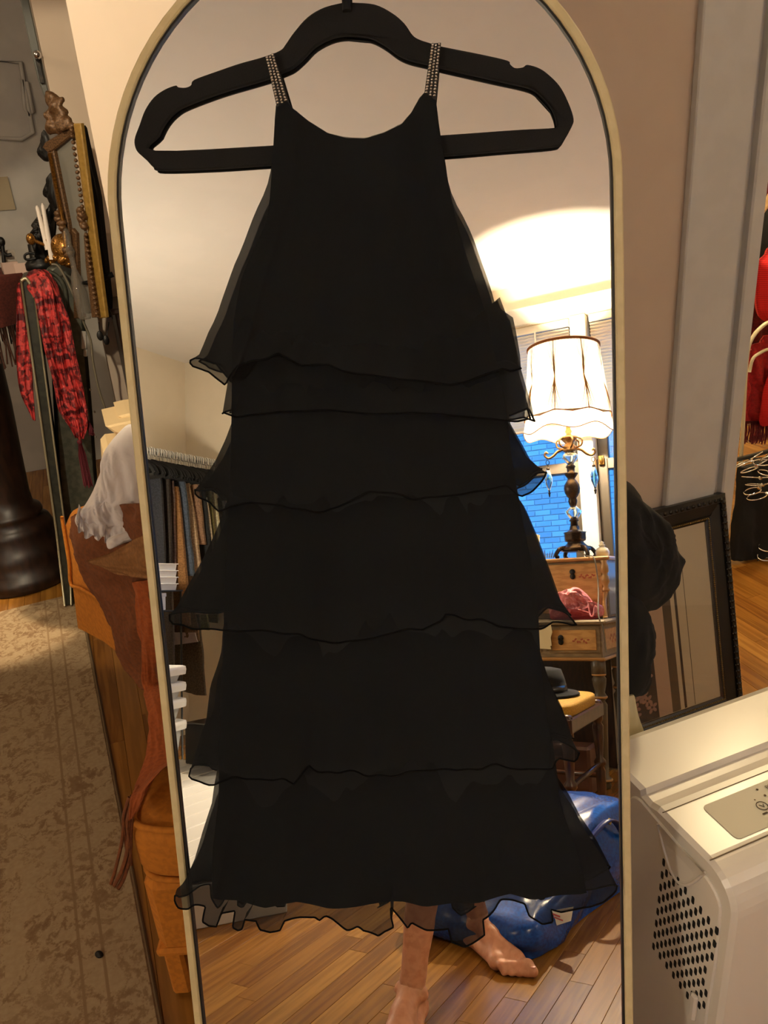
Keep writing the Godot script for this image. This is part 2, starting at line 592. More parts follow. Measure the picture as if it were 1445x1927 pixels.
	M.desk_side = mat(Color(0.50, 0.50, 0.47), 0.3)
	M.desk_gold = mat(Color(0.66, 0.50, 0.30), 0.35, 0.15)
	M.desk_leg = mat(Color(0.30, 0.26, 0.19), 0.4)
	M.paint_red = mat(Color(0.62, 0.30, 0.20), 0.6)
	M.cream_china = mat(Color(0.84, 0.80, 0.68), 0.2)
	M.pink_satin = tex_mat(noise_tex(0.05, Color(0.80, 0.42, 0.44), Color(0.88, 0.60, 0.62), 84, 3), Vector3.ONE * 5.0, 0.35)
	M.pink_dark = mat(Color(0.60, 0.20, 0.22), 0.5)
	M.grey_leaf = mat(Color(0.42, 0.44, 0.47), 0.7)
	M.bronze = tex_mat(noise_tex(0.08, Color(0.15, 0.115, 0.09), Color(0.27, 0.21, 0.16), 85, 4), Vector3.ONE * 7.0, 0.35, false, 0.55)
	M.bronze_gilt = tex_mat(noise_tex(0.08, Color(0.40, 0.30, 0.19), Color(0.54, 0.41, 0.26), 86, 4), Vector3.ONE * 7.0, 0.32, false, 0.6)
	M.crystal_clear = mat(Color(0.75, 0.86, 0.90, 0.10), 0.03)
	M.crystal_clear.refraction_enabled = true
	M.crystal_clear.refraction_scale = 0.05
	M.crystal_blue = mat(Color(0.35, 0.62, 0.78, 0.12), 0.03)
	M.crystal_blue.refraction_enabled = true
	M.crystal_blue.refraction_scale = 0.05
	M.bulb = mat(Color(1, 0.95, 0.85), 0.4)
	M.bulb.emission_enabled = true
	M.bulb.emission = Color(1.0, 0.85, 0.62)
	M.bulb.emission_energy_multiplier = 6.0
	M.shade = mat(Color(0.56, 0.48, 0.33), 0.9)
	M.shade.backlight_enabled = true
	M.shade.backlight = Color(0.32, 0.32, 0.32)
	M.shade_fold = mat(Color(0.56, 0.38, 0.15), 0.9)
	M.shade_liner = mat(Color(0.95, 0.93, 0.88), 0.9)
	M.shade_liner.backlight_enabled = true
	M.shade_liner.backlight = Color(0.7, 0.7, 0.7)
	M.braid = mat(Color(0.50, 0.28, 0.08), 0.8)
	M.bin_white = mat(Color(0.85, 0.85, 0.84), 0.3)
	M.bin_clear = mat(Color(0.80, 0.82, 0.83, 0.72), 0.25)
	M.bin_clear.transparency = BaseMaterial3D.TRANSPARENCY_ALPHA
	M.white_paint = mat(Color(0.86, 0.85, 0.83), 0.4)
	M.white_paper = mat(Color(0.88, 0.87, 0.85), 0.8)
	M.tag_red = mat(Color(0.75, 0.35, 0.38), 0.8)
	M.stool_wood = tex_mat(noise_tex(0.03, Color(0.17, 0.09, 0.05), Color(0.27, 0.15, 0.085), 87, 4), Vector3(6, 1.2, 6), 0.28)
	M.yellow_velvet = tex_mat(noise_tex(0.06, Color(0.60, 0.44, 0.09), Color(0.72, 0.55, 0.14), 88, 4), Vector3.ONE * 6.0, 0.8)
	M.leather = mat(Color(0.30, 0.17, 0.10), 0.5)
	M.blue_plastic = tex_mat(noise_tex(0.08, Color(0.02, 0.20, 0.50), Color(0.04, 0.29, 0.64), 89, 4), Vector3.ONE * 4.0, 0.25)
	M.blue_strap = mat(Color(0.06, 0.15, 0.45), 0.45)
	M.bag_yellow = mat(Color(0.62, 0.58, 0.30), 0.6)
	M.skin = tex_mat(noise_tex(0.04, Color(0.76, 0.52, 0.40), Color(0.82, 0.59, 0.47), 90, 4), Vector3.ONE * 5.0, 0.5)
	M.skin.subsurf_scatter_enabled = true
	M.skin.subsurf_scatter_strength = 0.15
	M.nail = mat(Color(0.86, 0.60, 0.54), 0.3)
	M.eye_white = mat(Color(0.9, 0.9, 0.88), 0.3)
	M.hair = mat(Color(0.16, 0.10, 0.06), 0.6)
	M.satin = mat(Color(0.66, 0.60, 0.60), 0.3)
	var cloths := {"navy": Color(0.10, 0.11, 0.15), "pinstripe": Color(0.19, 0.15, 0.12), "mauve": Color(0.36, 0.27, 0.25), "orange": Color(0.52, 0.35, 0.17), "denim": Color(0.24, 0.28, 0.34), "beige": Color(0.70, 0.58, 0.45), "pattern": Color(0.52, 0.38, 0.27), "black": Color(0.08, 0.085, 0.09), "ivory": Color(0.84, 0.78, 0.70), "olive": Color(0.42, 0.38, 0.20), "cream": Color(0.80, 0.76, 0.62), "grey": Color(0.30, 0.30, 0.30), "red": Color(0.70, 0.10, 0.12), "brown_satin": Color(0.40, 0.29, 0.18), "green": Color(0.52, 0.52, 0.30), "taupe": Color(0.27, 0.22, 0.16)}
	var ci := 0
	for c in cloths:
		var col: Color = cloths[c]
		M["cl_" + c] = tex_mat(noise_tex(0.09, col.darkened(0.2), col.lightened(0.06), 100 + ci, 3, 128), Vector3.ONE * 6.0, 0.9)
		ci += 1

func knit_mat(a: Color, b: Color) -> StandardMaterial3D:
	var im := Image.create(64, 64, false, Image.FORMAT_RGB8)
	for y in 64:
		for x in 64:
			var t := 0.5 + 0.5 * sin(TAU * y / 16.0)
			t = t * (0.75 + 0.25 * sin(TAU * x / 8.0 + (y / 16) * 2.0))
			im.set_pixel(x, y, b.lerp(a, clampf(t * 1.3, 0, 1)))
	return tex_mat(ImageTexture.create_from_image(im), Vector3.ONE * 40.0, 0.9)

func rug_mat() -> StandardMaterial3D:
	# faded scrolls drawn with warped noise, and ruled border lines along the long side
	var W := 768
	var H := 1024
	var n1 := FastNoiseLite.new()
	n1.seed = 71
	n1.frequency = 0.022
	n1.noise_type = FastNoiseLite.TYPE_SIMPLEX_SMOOTH
	n1.domain_warp_enabled = true
	n1.domain_warp_amplitude = 38.0
	n1.domain_warp_frequency = 0.02
	var n2 := FastNoiseLite.new()
	n2.seed = 72
	n2.frequency = 0.12
	var n3 := FastNoiseLite.new()
	n3.seed = 73
	n3.frequency = 0.006
	var im := Image.create(W, H, false, Image.FORMAT_RGB8)
	var light := Color(0.63, 0.55, 0.43)
	var dark := Color(0.42, 0.31, 0.20)
	for y in H:
		for x in W:
			var v := n1.get_noise_2d(x, y * 0.9)
			var curl := 1.0 - smoothstep(0.03, 0.13, absf(v))
			curl = maxf(curl, smoothstep(0.34, 0.42, v) * 0.9)
			curl *= clampf(0.75 + 0.6 * n3.get_noise_2d(x, y), 0.1, 1.0)
			var w := 0.5 + 0.5 * n2.get_noise_2d(x, y)
			var t := clampf(curl * 0.62 + w * 0.34, 0, 1)
			var d := absf(W - x - 62.0)
			for l in [40.0, 62.0, 150.0, 165.0]:
				d = absf(W - x - l)
				if d < 2.0: t = maxf(t, 0.62)
			im.set_pixel(x, y, light.lerp(dark, t))
	var m := mat(Color.WHITE, 0.95)
	m.albedo_texture = ImageTexture.create_from_image(im)
	m.uv1_triplanar = true
	m.uv1_scale = Vector3(1.0 / 1.5, 1.0, 1.0 / 2.0)
	m.uv1_offset = Vector3(0.5, 0, 0)
	return m

func slab(called: String, a: Vector3, b: Vector3, m: Material, bev := 0.0) -> MeshInstance3D:
	var mb := MB.new()
	mb.box((a + b) * 0.5, (b - a).abs(), Basis.IDENTITY, bev)
	return struct(called, mb, m)

func build_room() -> void:
	var f := WALL_Z - 0.14
	# main room
	var pier := MB.new()
	pier.prism(PackedVector2Array([Vector2(0.084, -WALL_Z), Vector2(1.42, -WALL_Z), Vector2(1.42, -f), Vector2(0.10, -f)]), CEIL, Transform3D(Basis(Vector3(1, 0, 0), Vector3(0, 0, -1), Vector3(0, 1, 0)), Vector3.ZERO))
	struct("wall_front", pier, M.wall)
	slab("wall_front_left", Vector3(LEFT_X - 0.1, 0, f), Vector3(-1.7, CEIL, WALL_Z), M.wall)
	slab("wall_front_right", Vector3(2.4, 0, f), Vector3(3.4, CEIL, WALL_Z), M.wall)
	slab("wall_over_doorway", Vector3(1.42, 2.2, f), Vector3(2.4, CEIL, WALL_Z), M.wall)
	slab("wall_over_archway", Vector3(-1.7, 2.35, f), Vector3(0.084, CEIL, WALL_Z), M.wall)
	slab("wall_left", Vector3(LEFT_X - 0.1, 0, WALL_Z), Vector3(LEFT_X, CEIL, BACK_Z + 0.14), M.room)
	slab("wall_right", Vector3(RIGHT_X, 0, WALL_Z), Vector3(RIGHT_X + 0.1, CEIL, BACK_Z + 0.14), M.room)
	slab("ceiling", Vector3(LEFT_X - 0.1, CEIL, -5.2), Vector3(3.5, CEIL + 0.1, BACK_Z + 0.14), M.ceiling)
	# rooms beyond
	slab("wall_hall_end", Vector3(LEFT_X, 0, -4.7), Vector3(0.3, CEIL, -4.6), M.hall)
	slab("wall_hall_right", Vector3(0.075, 0, -3.24), Vector3(1.4, CEIL, -3.1), M.wall)
	slab("wall_hall_corner", Vector3(0.2, 0, -4.6), Vector3(0.3, CEIL, -3.24), M.hall)
	slab("wall_hall_left", Vector3(LEFT_X - 0.1, 0, -4.7), Vector3(LEFT_X, CEIL, f), M.hall)
	slab("wall_partition", Vector3(1.3, 0, -3.1), Vector3(1.4, CEIL, f), M.hall)
	slab("wall_closet_end", Vector3(1.4, 0, -3.24), Vector3(3.5, CEIL, -3.1), M.room)
	slab("wall_closet_right", Vector3(3.4, 0, -3.1), Vector3(3.5, CEIL, WALL_Z), M.room)
	# door casing on the right of the pier
	var m := MB.new()
	m.box(Vector3(1.331, 1.1, WALL_Z + 0.009), Vector3(0.148, 2.2, 0.02), Basis.IDENTITY, 0.003)
	struct("trim_1", m, M.trim)
	m = MB.new()
	m.box(Vector3(1.42, 1.1, WALL_Z - 0.03), Vector3(0.05, 2.2, 0.05), Basis.IDENTITY, 0.002)
	struct("trim_2", m, M.trim)
	m = MB.new()
	m.box(Vector3(1.455, 1.1, WALL_Z - 0.06), Vector3(0.04, 2.2, 0.15), Basis.IDENTITY, 0.004)
	struct("trim_5", m, M.trim)
	# hall door leaf seen nearly edge-on, and panel mouldings on the white door at the end of the hall
	m = MB.new()
	var poly := p2_of([45,1994,-3120,70,1994,-3120,70,1703,-3120,55,1694,-3120,47,1744,-3120,44,1827,-3120])
	m.prism(poly, 0.04, Transform3D(Basis.IDENTITY, Vector3(0, 0, -3.16)), 0.003)
	var door := struct("door_1", m, M.door_dark)
	m = MB.new()
	var kp := q3([59,1809,-3080])
	m.ball(kp, Vector3(0.013, 0.013, 0.016), Basis.IDENTITY, 14, 10)
	m.tube([kp, kp + Vector3(0, 0, -0.05)], 0.005, 8)
	obj("door_knob", m, M.chrome, door)
	m = MB.new()
	m.box(q3([58,1776,-3110]), Vector3(0.014, 0.09, 0.004), Basis.IDENTITY, 0.002)
	obj("latch_plate", m, M.iron, door)
	m = MB.new()
	for fr in [p3([-171,2004,-4590,6,1986,-4590,-8,1686,-4590,-67,1661,-4590,-252,1681,-4590]), p3([-2,1915,-4590,14,1904,-4590,13,1774,-4590,-5,1761,-4590,-17,1791,-4590])]:
		m.tube(fr, 0.011, 6, true)
	struct("trim_3", m, M.hall)
	build_floor()
	build_windows()
	build_outside()

func p2_of(a: Array) -> PackedVector2Array:
	var r := PackedVector2Array()
	for i in range(0, a.size(), 3): r.append(Vector2(a[i], a[i + 1]) * 0.001)
	return r

func build_floor() -> void:
	var m := MB.new()
	m.box(Vector3(0.05, -0.07, -0.95), Vector3(7.0, 0.1, 7.7))
	var fl := struct("floor", m, M.subfloor)
	var r := RandomNumberGenerator.new()
	r.seed = 21
	var w := 0.057
	var lens := [0.6, 0.9, 1.2]
	var meshes := {}
	for l in lens:
		var b := MB.new()
		b.box(Vector3(0, -0.01, l * 0.5), Vector3(w - 0.0006, 0.02, l - 0.0006), Basis.IDENTITY, 0.0007)
		meshes[l] = b.done()
	var far := []
	for k in M.oak.size(): far.append(MB.new())
	var near := 0
	var x := LEFT_X + w * 0.5
	while x < 3.4:
		var z := -4.6 - r.randf() * 0.8
		while z < BACK_Z:
			var l: float = lens[r.randi() % 3]
			var mt: int = r.randi() % M.oak.size()
			var z1 := minf(z + l, BACK_Z)
			var z0 := maxf(z, -4.6)
			var seen := (x > -0.95 and x < 0.28 and z1 > -0.35 and z0 < 1.0) or (x > 1.4 and x < 2.12 and z1 > -1.95 and z0 < -1.15) or (x > -0.25 and x < 0.1 and z1 > -2.4 and z0 < -1.2)
			if z1 - z0 > 0.02:
				if seen and near < 290 and z1 - z0 > l - 0.001:
					var o := put("plank", meshes[l], M.oak[mt], fl)
					o.position = Vector3(x, 0, z0)
					near += 1
				else:
					far[mt].box(Vector3(x, -0.01, (z0 + z1) * 0.5), Vector3(w - 0.0006, 0.02, z1 - z0 - 0.0006), Basis.IDENTITY, 0.0007)
			z += l
		x += w
	for k in far.size():
		var o := obj("far_planks", far[k], M.oak[k], fl)
		o.set_meta("kind", "stuff")

func build_windows() -> void:
	# two sash windows in the back wall; x from their jambs
	var wins := [[-1.38, -0.415], [-0.33, 0.62]]
	var sill := 0.92
	var head := 2.45
	var zb := BACK_Z + 0.14
	slab("wall_back", Vector3(LEFT_X - 0.1, 0, BACK_Z), Vector3(wins[0][0], CEIL, zb), M.room)
	slab("wall_back_right", Vector3(wins[1][1], 0, BACK_Z), Vector3(RIGHT_X + 0.1, CEIL, zb), M.room)
	slab("wall_back_pier", Vector3(wins[0][1], sill, BACK_Z), Vector3(wins[1][0], head, zb), M.room)
	slab("wall_back_low", Vector3(wins[0][0], 0, BACK_Z), Vector3(wins[1][1], sill, zb), M.room)
	slab("wall_back_high", Vector3(wins[0][0], head, BACK_Z), Vector3(wins[1][1], CEIL, zb), M.room)
	var m := MB.new()
	m.box(Vector3(-0.38, 2.503, BACK_Z - 0.012), Vector3(2.2, 0.106, 0.024), Basis.IDENTITY, 0.004)
	m.box(Vector3(-0.3725, 1.685, BACK_Z - 0.01), Vector3(0.087, 1.53, 0.02), Basis.IDENTITY, 0.004)
	m.box(Vector3(-1.43, 1.685, BACK_Z - 0.01), Vector3(0.1, 1.53, 0.02), Basis.IDENTITY, 0.004)
	m.box(Vector3(0.67, 1.685, BACK_Z - 0.01), Vector3(0.1, 1.53, 0.02), Basis.IDENTITY, 0.004)
	m.box(Vector3(-0.38, 0.905, BACK_Z - 0.03), Vector3(2.3, 0.03, 0.07), Basis.IDENTITY, 0.006)
	struct("trim_4", m, M.trim)
	for k in 2:
		var a: float = wins[k][0]
		var b: float = wins[k][1]
		var root := Node3D.new()
		root.name = "window_%d" % (k + 1)
		root.set_meta("kind", "structure")
		add_child(root, true)
		root.position = Vector3((a + b) * 0.5, sill, BACK_Z)
		var hw := (b - a) * 0.5
		var hh := head - sill
		var mid := 0.68
		for half in 2:
			var y0 := 0.0 if half == 0 else mid - 0.03
			var y1 := mid + 0.03 if half == 0 else hh
			var z := 0.055 if half == 0 else 0.095
			m = MB.new()
			for s in [-1, 1]: m.box(Vector3(s * (hw - 0.03), (y0 + y1) * 0.5, z), Vector3(0.06, y1 - y0, 0.036), Basis.IDENTITY, 0.004)
			m.box(Vector3(0, y0 + 0.03, z), Vector3(hw * 2 - 0.12, 0.06, 0.036), Basis.IDENTITY, 0.004)
			m.box(Vector3(0, y1 - 0.03, z), Vector3(hw * 2 - 0.12, 0.06, 0.036), Basis.IDENTITY, 0.004)
			obj("sash", m, M.sash, root)
			m = MB.new()
			m.box(Vector3(0, (y0 + y1) * 0.5, z), Vector3(hw * 2 - 0.12, y1 - y0 - 0.12, 0.003))
			obj("pane", m, M.pane, root)
		if k == 1:
			m = MB.new()
			m.box(Vector3(-hw + 0.03, 0.7, 0.03), Vector3(0.03, 0.05, 0.012), Basis.IDENTITY, 0.003)
			m.ball(Vector3(-hw + 0.03, 0.7, 0.022), Vector3(0.011, 0.022, 0.011))
			obj("sash_lock", m, M.brass, root)
		# blind of horizontal slats, half drawn up
		var bl := thing("window_blind", ["white slatted blind in the upper part of the window left of the lamp", "white slatted blind in the upper part of the window right of the lamp"][k], "blind", Vector3((a + b) * 0.5, head, BACK_Z + 0.02), 0.0, "window blinds")
		m = MB.new()
		m.box(Vector3(0, -0.024, 0.006), Vector3(hw * 2 - 0.03, 0.044, 0.03), Basis.IDENTITY, 0.003)
		obj("head_rail", m, M.blind, bl)
		m = MB.new()
		m.box(Vector3.ZERO, Vector3(hw * 2 - 0.035, 0.0012, 0.024), Basis.from_euler(Vector3(0.6, 0, 0)))
		var sm2 := m.done()
		for i in 30:
			var o := put("slat", sm2, M.blind, bl)
			o.position = Vector3(0, -0.062 - i * 0.0185, 0.006)
		for s in [-0.27, 0.27]:
			m = MB.new()
			m.box(Vector3(s, -0.33, -0.0075), Vector3(0.009, 0.58, 0.001))
			obj("ladder_tape", m, M.blind, bl)
		m = MB.new()
		m.box(Vector3(0, -0.062 - 30 * 0.0185, 0.006), Vector3(hw * 2 - 0.035, 0.014, 0.026), Basis.IDENTITY, 0.003)
		obj("bottom_rail", m, M.blind, bl)

func build_outside() -> void:
	# the brick wall of the house opposite
	var root := thing("neighbour_house", "pale brick wall of the house opposite seen blue through the window panes", "building", Vector3(-2.4, 0, 9.0))
	var m := MB.new()
	m.box(Vector3(0, 1.5, 0.16), Vector3(14.0, 9.0, 0.3))
	obj("mortar_wall", m, M.mortar, root)
	var r := RandomNumberGenerator.new()
	r.seed = 5
	m = MB.new()
	m.box(Vector3.ZERO, Vector3(0.212, 0.066, 0.03), Basis.IDENTITY, 0.004)
	var bm := m.done()
	var rest := MB.new()
	var count := 0
	for row in 64:
		var y := -0.8 + row * 0.077
		var off := 0.11 if row % 2 else 0.0
		for i in 38:
			var x := -4.0 + i * 0.222 + off
			var wx := x - 2.4
			var near := wx > -3.02 and wx < -1.95 and y > 1.38 and y < 3.2
			if near and count < 300:
				var o := put("brick", bm, M.brick[r.randi() % 3], root)
				o.position = Vector3(x, y, 0.003 + r.randf() * 0.006)
				count += 1
			elif wx > -3.6 and wx < -1.0:
				rest.box(Vector3(x, y, 0.006), Vector3(0.212, 0.066, 0.03))
	var o2 := obj("far_bricks", rest, M.brick[0], root)
	o2.set_meta("kind", "stuff")

func mirror_outline(inset: float, n := 40) -> PackedVector2Array:
	var c := Vector2(-0.076, 0.21)
	var r := 0.28 - inset
	var pts := PackedVector2Array()
	pts.append(Vector2(c.x + r, -1.197 + inset))
	for i in n + 1:
		var a := PI * i / n
		pts.append(c + Vector2(cos(a), sin(a)) * r)
	pts.append(Vector2(c.x - r, -1.197 + inset))
	return pts

func build_mirror() -> void:
	var base := Vector2(-0.076, -1.197)
	var root := thing("leaning_mirror", "tall arched mirror in a thin pale gold frame leaning behind the black dress", "mirror")
	root.transform = Transform3D(MIRROR_B, MIRROR_O + MIRROR_B * Vector3(base.x, base.y, 0))
	var shift := Transform3D(Basis.IDENTITY, Vector3(-base.x, -base.y, 0))
	# frame: a square rail swept round the outline
	var out := mirror_outline(0.0)
	var inn := mirror_outline(0.0095)
	var m := MB.new()
	var rows := []
	for lay in [[out, -0.024], [out, 0.006], [mirror_outline(0.0015), 0.0075], [mirror_outline(0.008), 0.0075], [inn, 0.006], [inn, -0.024]]:
		var r := []
		for p in lay[0]: r.append(shift * Vector3(p.x, p.y, lay[1]))
		rows.append(r)
	m.grid(rows, false, true, true)
	obj("frame", m, M.gold, root)
	m = MB.new()
	rows = []
	for lay in [[inn, 0.0035], [mirror_outline(0.0118), 0.0035], [mirror_outline(0.0118), -0.002], [inn, -0.002]]:
		var r := []
		for p in lay[0]: r.append(shift * Vector3(p.x, p.y, lay[1]))
		rows.append(r)
	m.grid(rows, false, true, true)
	obj("gasket", m, M.rubber, root)
	m = MB.new()
	m.prism(mirror_outline(0.0098), 0.004, shift * Transform3D(Basis.IDENTITY, Vector3(0, 0, -0.004)))
	obj("mirror_glass", m, M.mirror, root)
	m = MB.new()
	m.prism(mirror_outline(0.0098), 0.006, shift * Transform3D(Basis.IDENTITY, Vector3(0, 0, -0.022)))
	obj("backing_board", m, M.board, root)
	# easel stand behind
	m = MB.new()
	var top := Vector3(0, 1.25, -0.03)
	var foot := MIRROR_B.inverse() * (Vector3(0.46, 0.012, -1.02) - root.position)
	for s in [-0.14, 0.14]:
		m.tube([top + Vector3(s, 0, 0), foot + Vector3(s, 0, 0)], 0.008, 8)
	m.tube([foot + Vector3(-0.14, 0, 0), foot + Vector3(0.14, 0, 0)], 0.008, 8)
	obj("easel_stand", m, M.gold, root)

func build_hanger() -> void:
	var outer := p2([-75,405,-100,402,-119,394,-135,380,-144,370,-151,364,-171,359,-195,355,-222,349,-246,343,-250,338,-256,336,-264,337,-267,339,-279,336,-292,329,-303,317,-311,302,-318,288,-317,277,-310,269,-306,265,-300,258,-292,254,-231,251,-169,250,-77,248,17,245,78,245,131,245,141,248,147,256,152,264,154,271,150,285,142,302,133,313,121,323,108,328,103,326,95,326,90,330,87,334,61,342,21,353,7,358,-3,362,-10,367,-18,379,-30,390,-48,400,-72,404])
	var hole := p2([-296,275,-290,290,-281,303,-270,312,-256,318,-216,328,-167,337,-150,342,-138,346,-126,354,-112,365,-92,372,-72,372,-54,368,-40,360,-26,349,-14,343,2,338,20,332,70,317,104,307,116,301,128,289,134,277,136,267,134,264,95,265,15,266,-76,268,-165,270])
	outer = rounded(outer)
	hole = rounded(hole)
	var base := Vector3(-0.08, 0.2, 0.012)
	var root := thing("velvet_hanger", "wide black velvet clothes hanger carrying the black dress in front of the mirror", "hanger")
	root.transform = Transform3D(MIRROR_B, MIRROR_O + MIRROR_B * base)
	# outer and hole joined into one polygon by a thin cut at the bottom bar
	var ring := PackedVector2Array()
	var k0 := 26 * 4
	for i in outer.size() + 1: ring.append(outer[(k0 + i) % outer.size()])
	var n := hole.size()
	var h0 := n - 8
	var area_o := 0.0
	var area_h := 0.0
	for i in outer.size(): area_o += outer[i].cross(outer[(i + 1) % outer.size()])
	for i in n: area_h += hole[i].cross(hole[(i + 1) % n])
	var step := -1 if area_o * area_h > 0 else 1
	for i in n + 1: ring.append(hole[posmod(h0 + step * i, n)] + Vector2(0.00002, 0))
	var m := MB.new()
	var xf := Transform3D(Basis.IDENTITY, -base + Vector3(0, 0, 0.0025))
	m.prism(ring, 0.006, xf, 0.0015)
	obj("hanger_body", m, M.velvet, root)
	m = MB.new()
	var nk := p2([-77,404,-77,422])
	var a := Vector3(nk[0].x, nk[0].y, 0.012) - base
	var b := a + Vector3(0, 0.012, 0)
	m.tube([a - Vector3(0, 0.01, 0), b], 0.0045, 12)
	obj("hanger_neck", m, M.velvet, root)
	m = MB.new()
	var hook := []
	for i in 19:
		var t := PI * 1.25 * i / 18.0
		hook.append(b + Vector3(0, 0.034, 0) + Vector3(0, 0.022 * -cos(t), -0.022 * sin(t) * 1.0 + 0.0))
	m.tube([b] + hook, 0.0017, 8)
	obj("hanger_hook", m, M.chrome, root)

func coons(top: PackedVector2Array, hem: PackedVector2Array, left: PackedVector2Array, right: PackedVector2Array, nu: int, nv: int, z0: float, z1: float, folds: Array, amp: float, base: Vector3, wav := 0.0) -> Array:
	# a cloth panel between four border lines, lifted off the mirror from z0 (top) to z1 (hem) with folds
	var a := top[0]
	var b := top[-1]
	var c := hem[0]
	var d := hem[-1]
	var rows := []
	var tl := []
	var hl := []
	for j in nu + 1:
		tl.append(along(top, float(j) / nu))
		hl.append(along(hem, float(j) / nu))
	for i in nv + 1:
		var t := float(i) / nv
		var l := along(left, t)
		var r := along(right, t)
		var row := []
		for j in nu + 1:
			var s := float(j) / nu
			var p: Vector2 = tl[j] * (1 - t) + hl[j] * t + (l - a.lerp(left[-1], t)) * (1 - s) + (r - b.lerp(right[-1], t)) * s
			p += (left[-1] - c) * t * pow(1 - s, 10.0) + (right[-1] - d) * t * pow(s, 10.0)
			var f := 0.0
			for q in folds:
				f += q[2] * exp(-pow((s - q[0] - q[3] * t) / (q[1] * (0.55 + 0.6 * t)), 2.0))
			var edge := sin(PI * clampf(s, 0.0, 1.0))
			var z := lerpf(z0, z1, t) * pow(edge, 0.35) + f * amp * (0.2 + 0.8 * t) * minf(1.0, edge * 3.0)
			z += wav * pow(t, 4.0) * sin(s * 61.0 + 3.0 * sin(s * 17.0)) * 0.5
			row.append(Vector3(p.x, p.y, 0.016 + z) - base)
		rows.append(row)
	return rows

func tier(root: Node3D, called: String, top: Array, hem: Array, left: Array, right: Array, z: Array, seed_: int, nu := 90, nv := 22) -> void:
	var base: Vector3 = root.get_meta("base")
	var r := RandomNumberGenerator.new()
	r.seed = seed_
	var tp := p2(top)
	var hm := p2(hem)
	var lf := p2(left)
	var rt := p2(right)
	var m := MB.new()
	var edges := []
	for side in 2:
		var folds := []
		var x := r.randf_range(0.02, 0.08)
		while x < 0.98:
			folds.append([x, r.randf_range(0.012, 0.045), r.randf_range(-0.6, 1.0), r.randf_range(-0.03, 0.03)])
			x += r.randf_range(0.06, 0.17)
		var h2 := hm
		if side == 1:
			h2 = PackedVector2Array()
			for i in hm.size():
				var p := hm[i]
				if i > 0 and i < hm.size() - 1: p += Vector2(r.randf_range(-0.006, 0.006), r.randf_range(0.002, 0.014))
				h2.append(p)
		var rows := coons(tp, h2, lf, rt, nu, nv, z[0] if side == 0 else z[2], z[1] if side == 0 else z[3], folds, 0.013 if side == 0 else 0.004, base, 0.006)
		m.grid(rows, true)
		edges.append(rows[-1])
	var o := obj(called, m, M.chiffon, root)
	m = MB.new()
	for e in edges: m.tube(e, 0.0011, 5)
	obj("rolled_hem", m, M.hem, o)

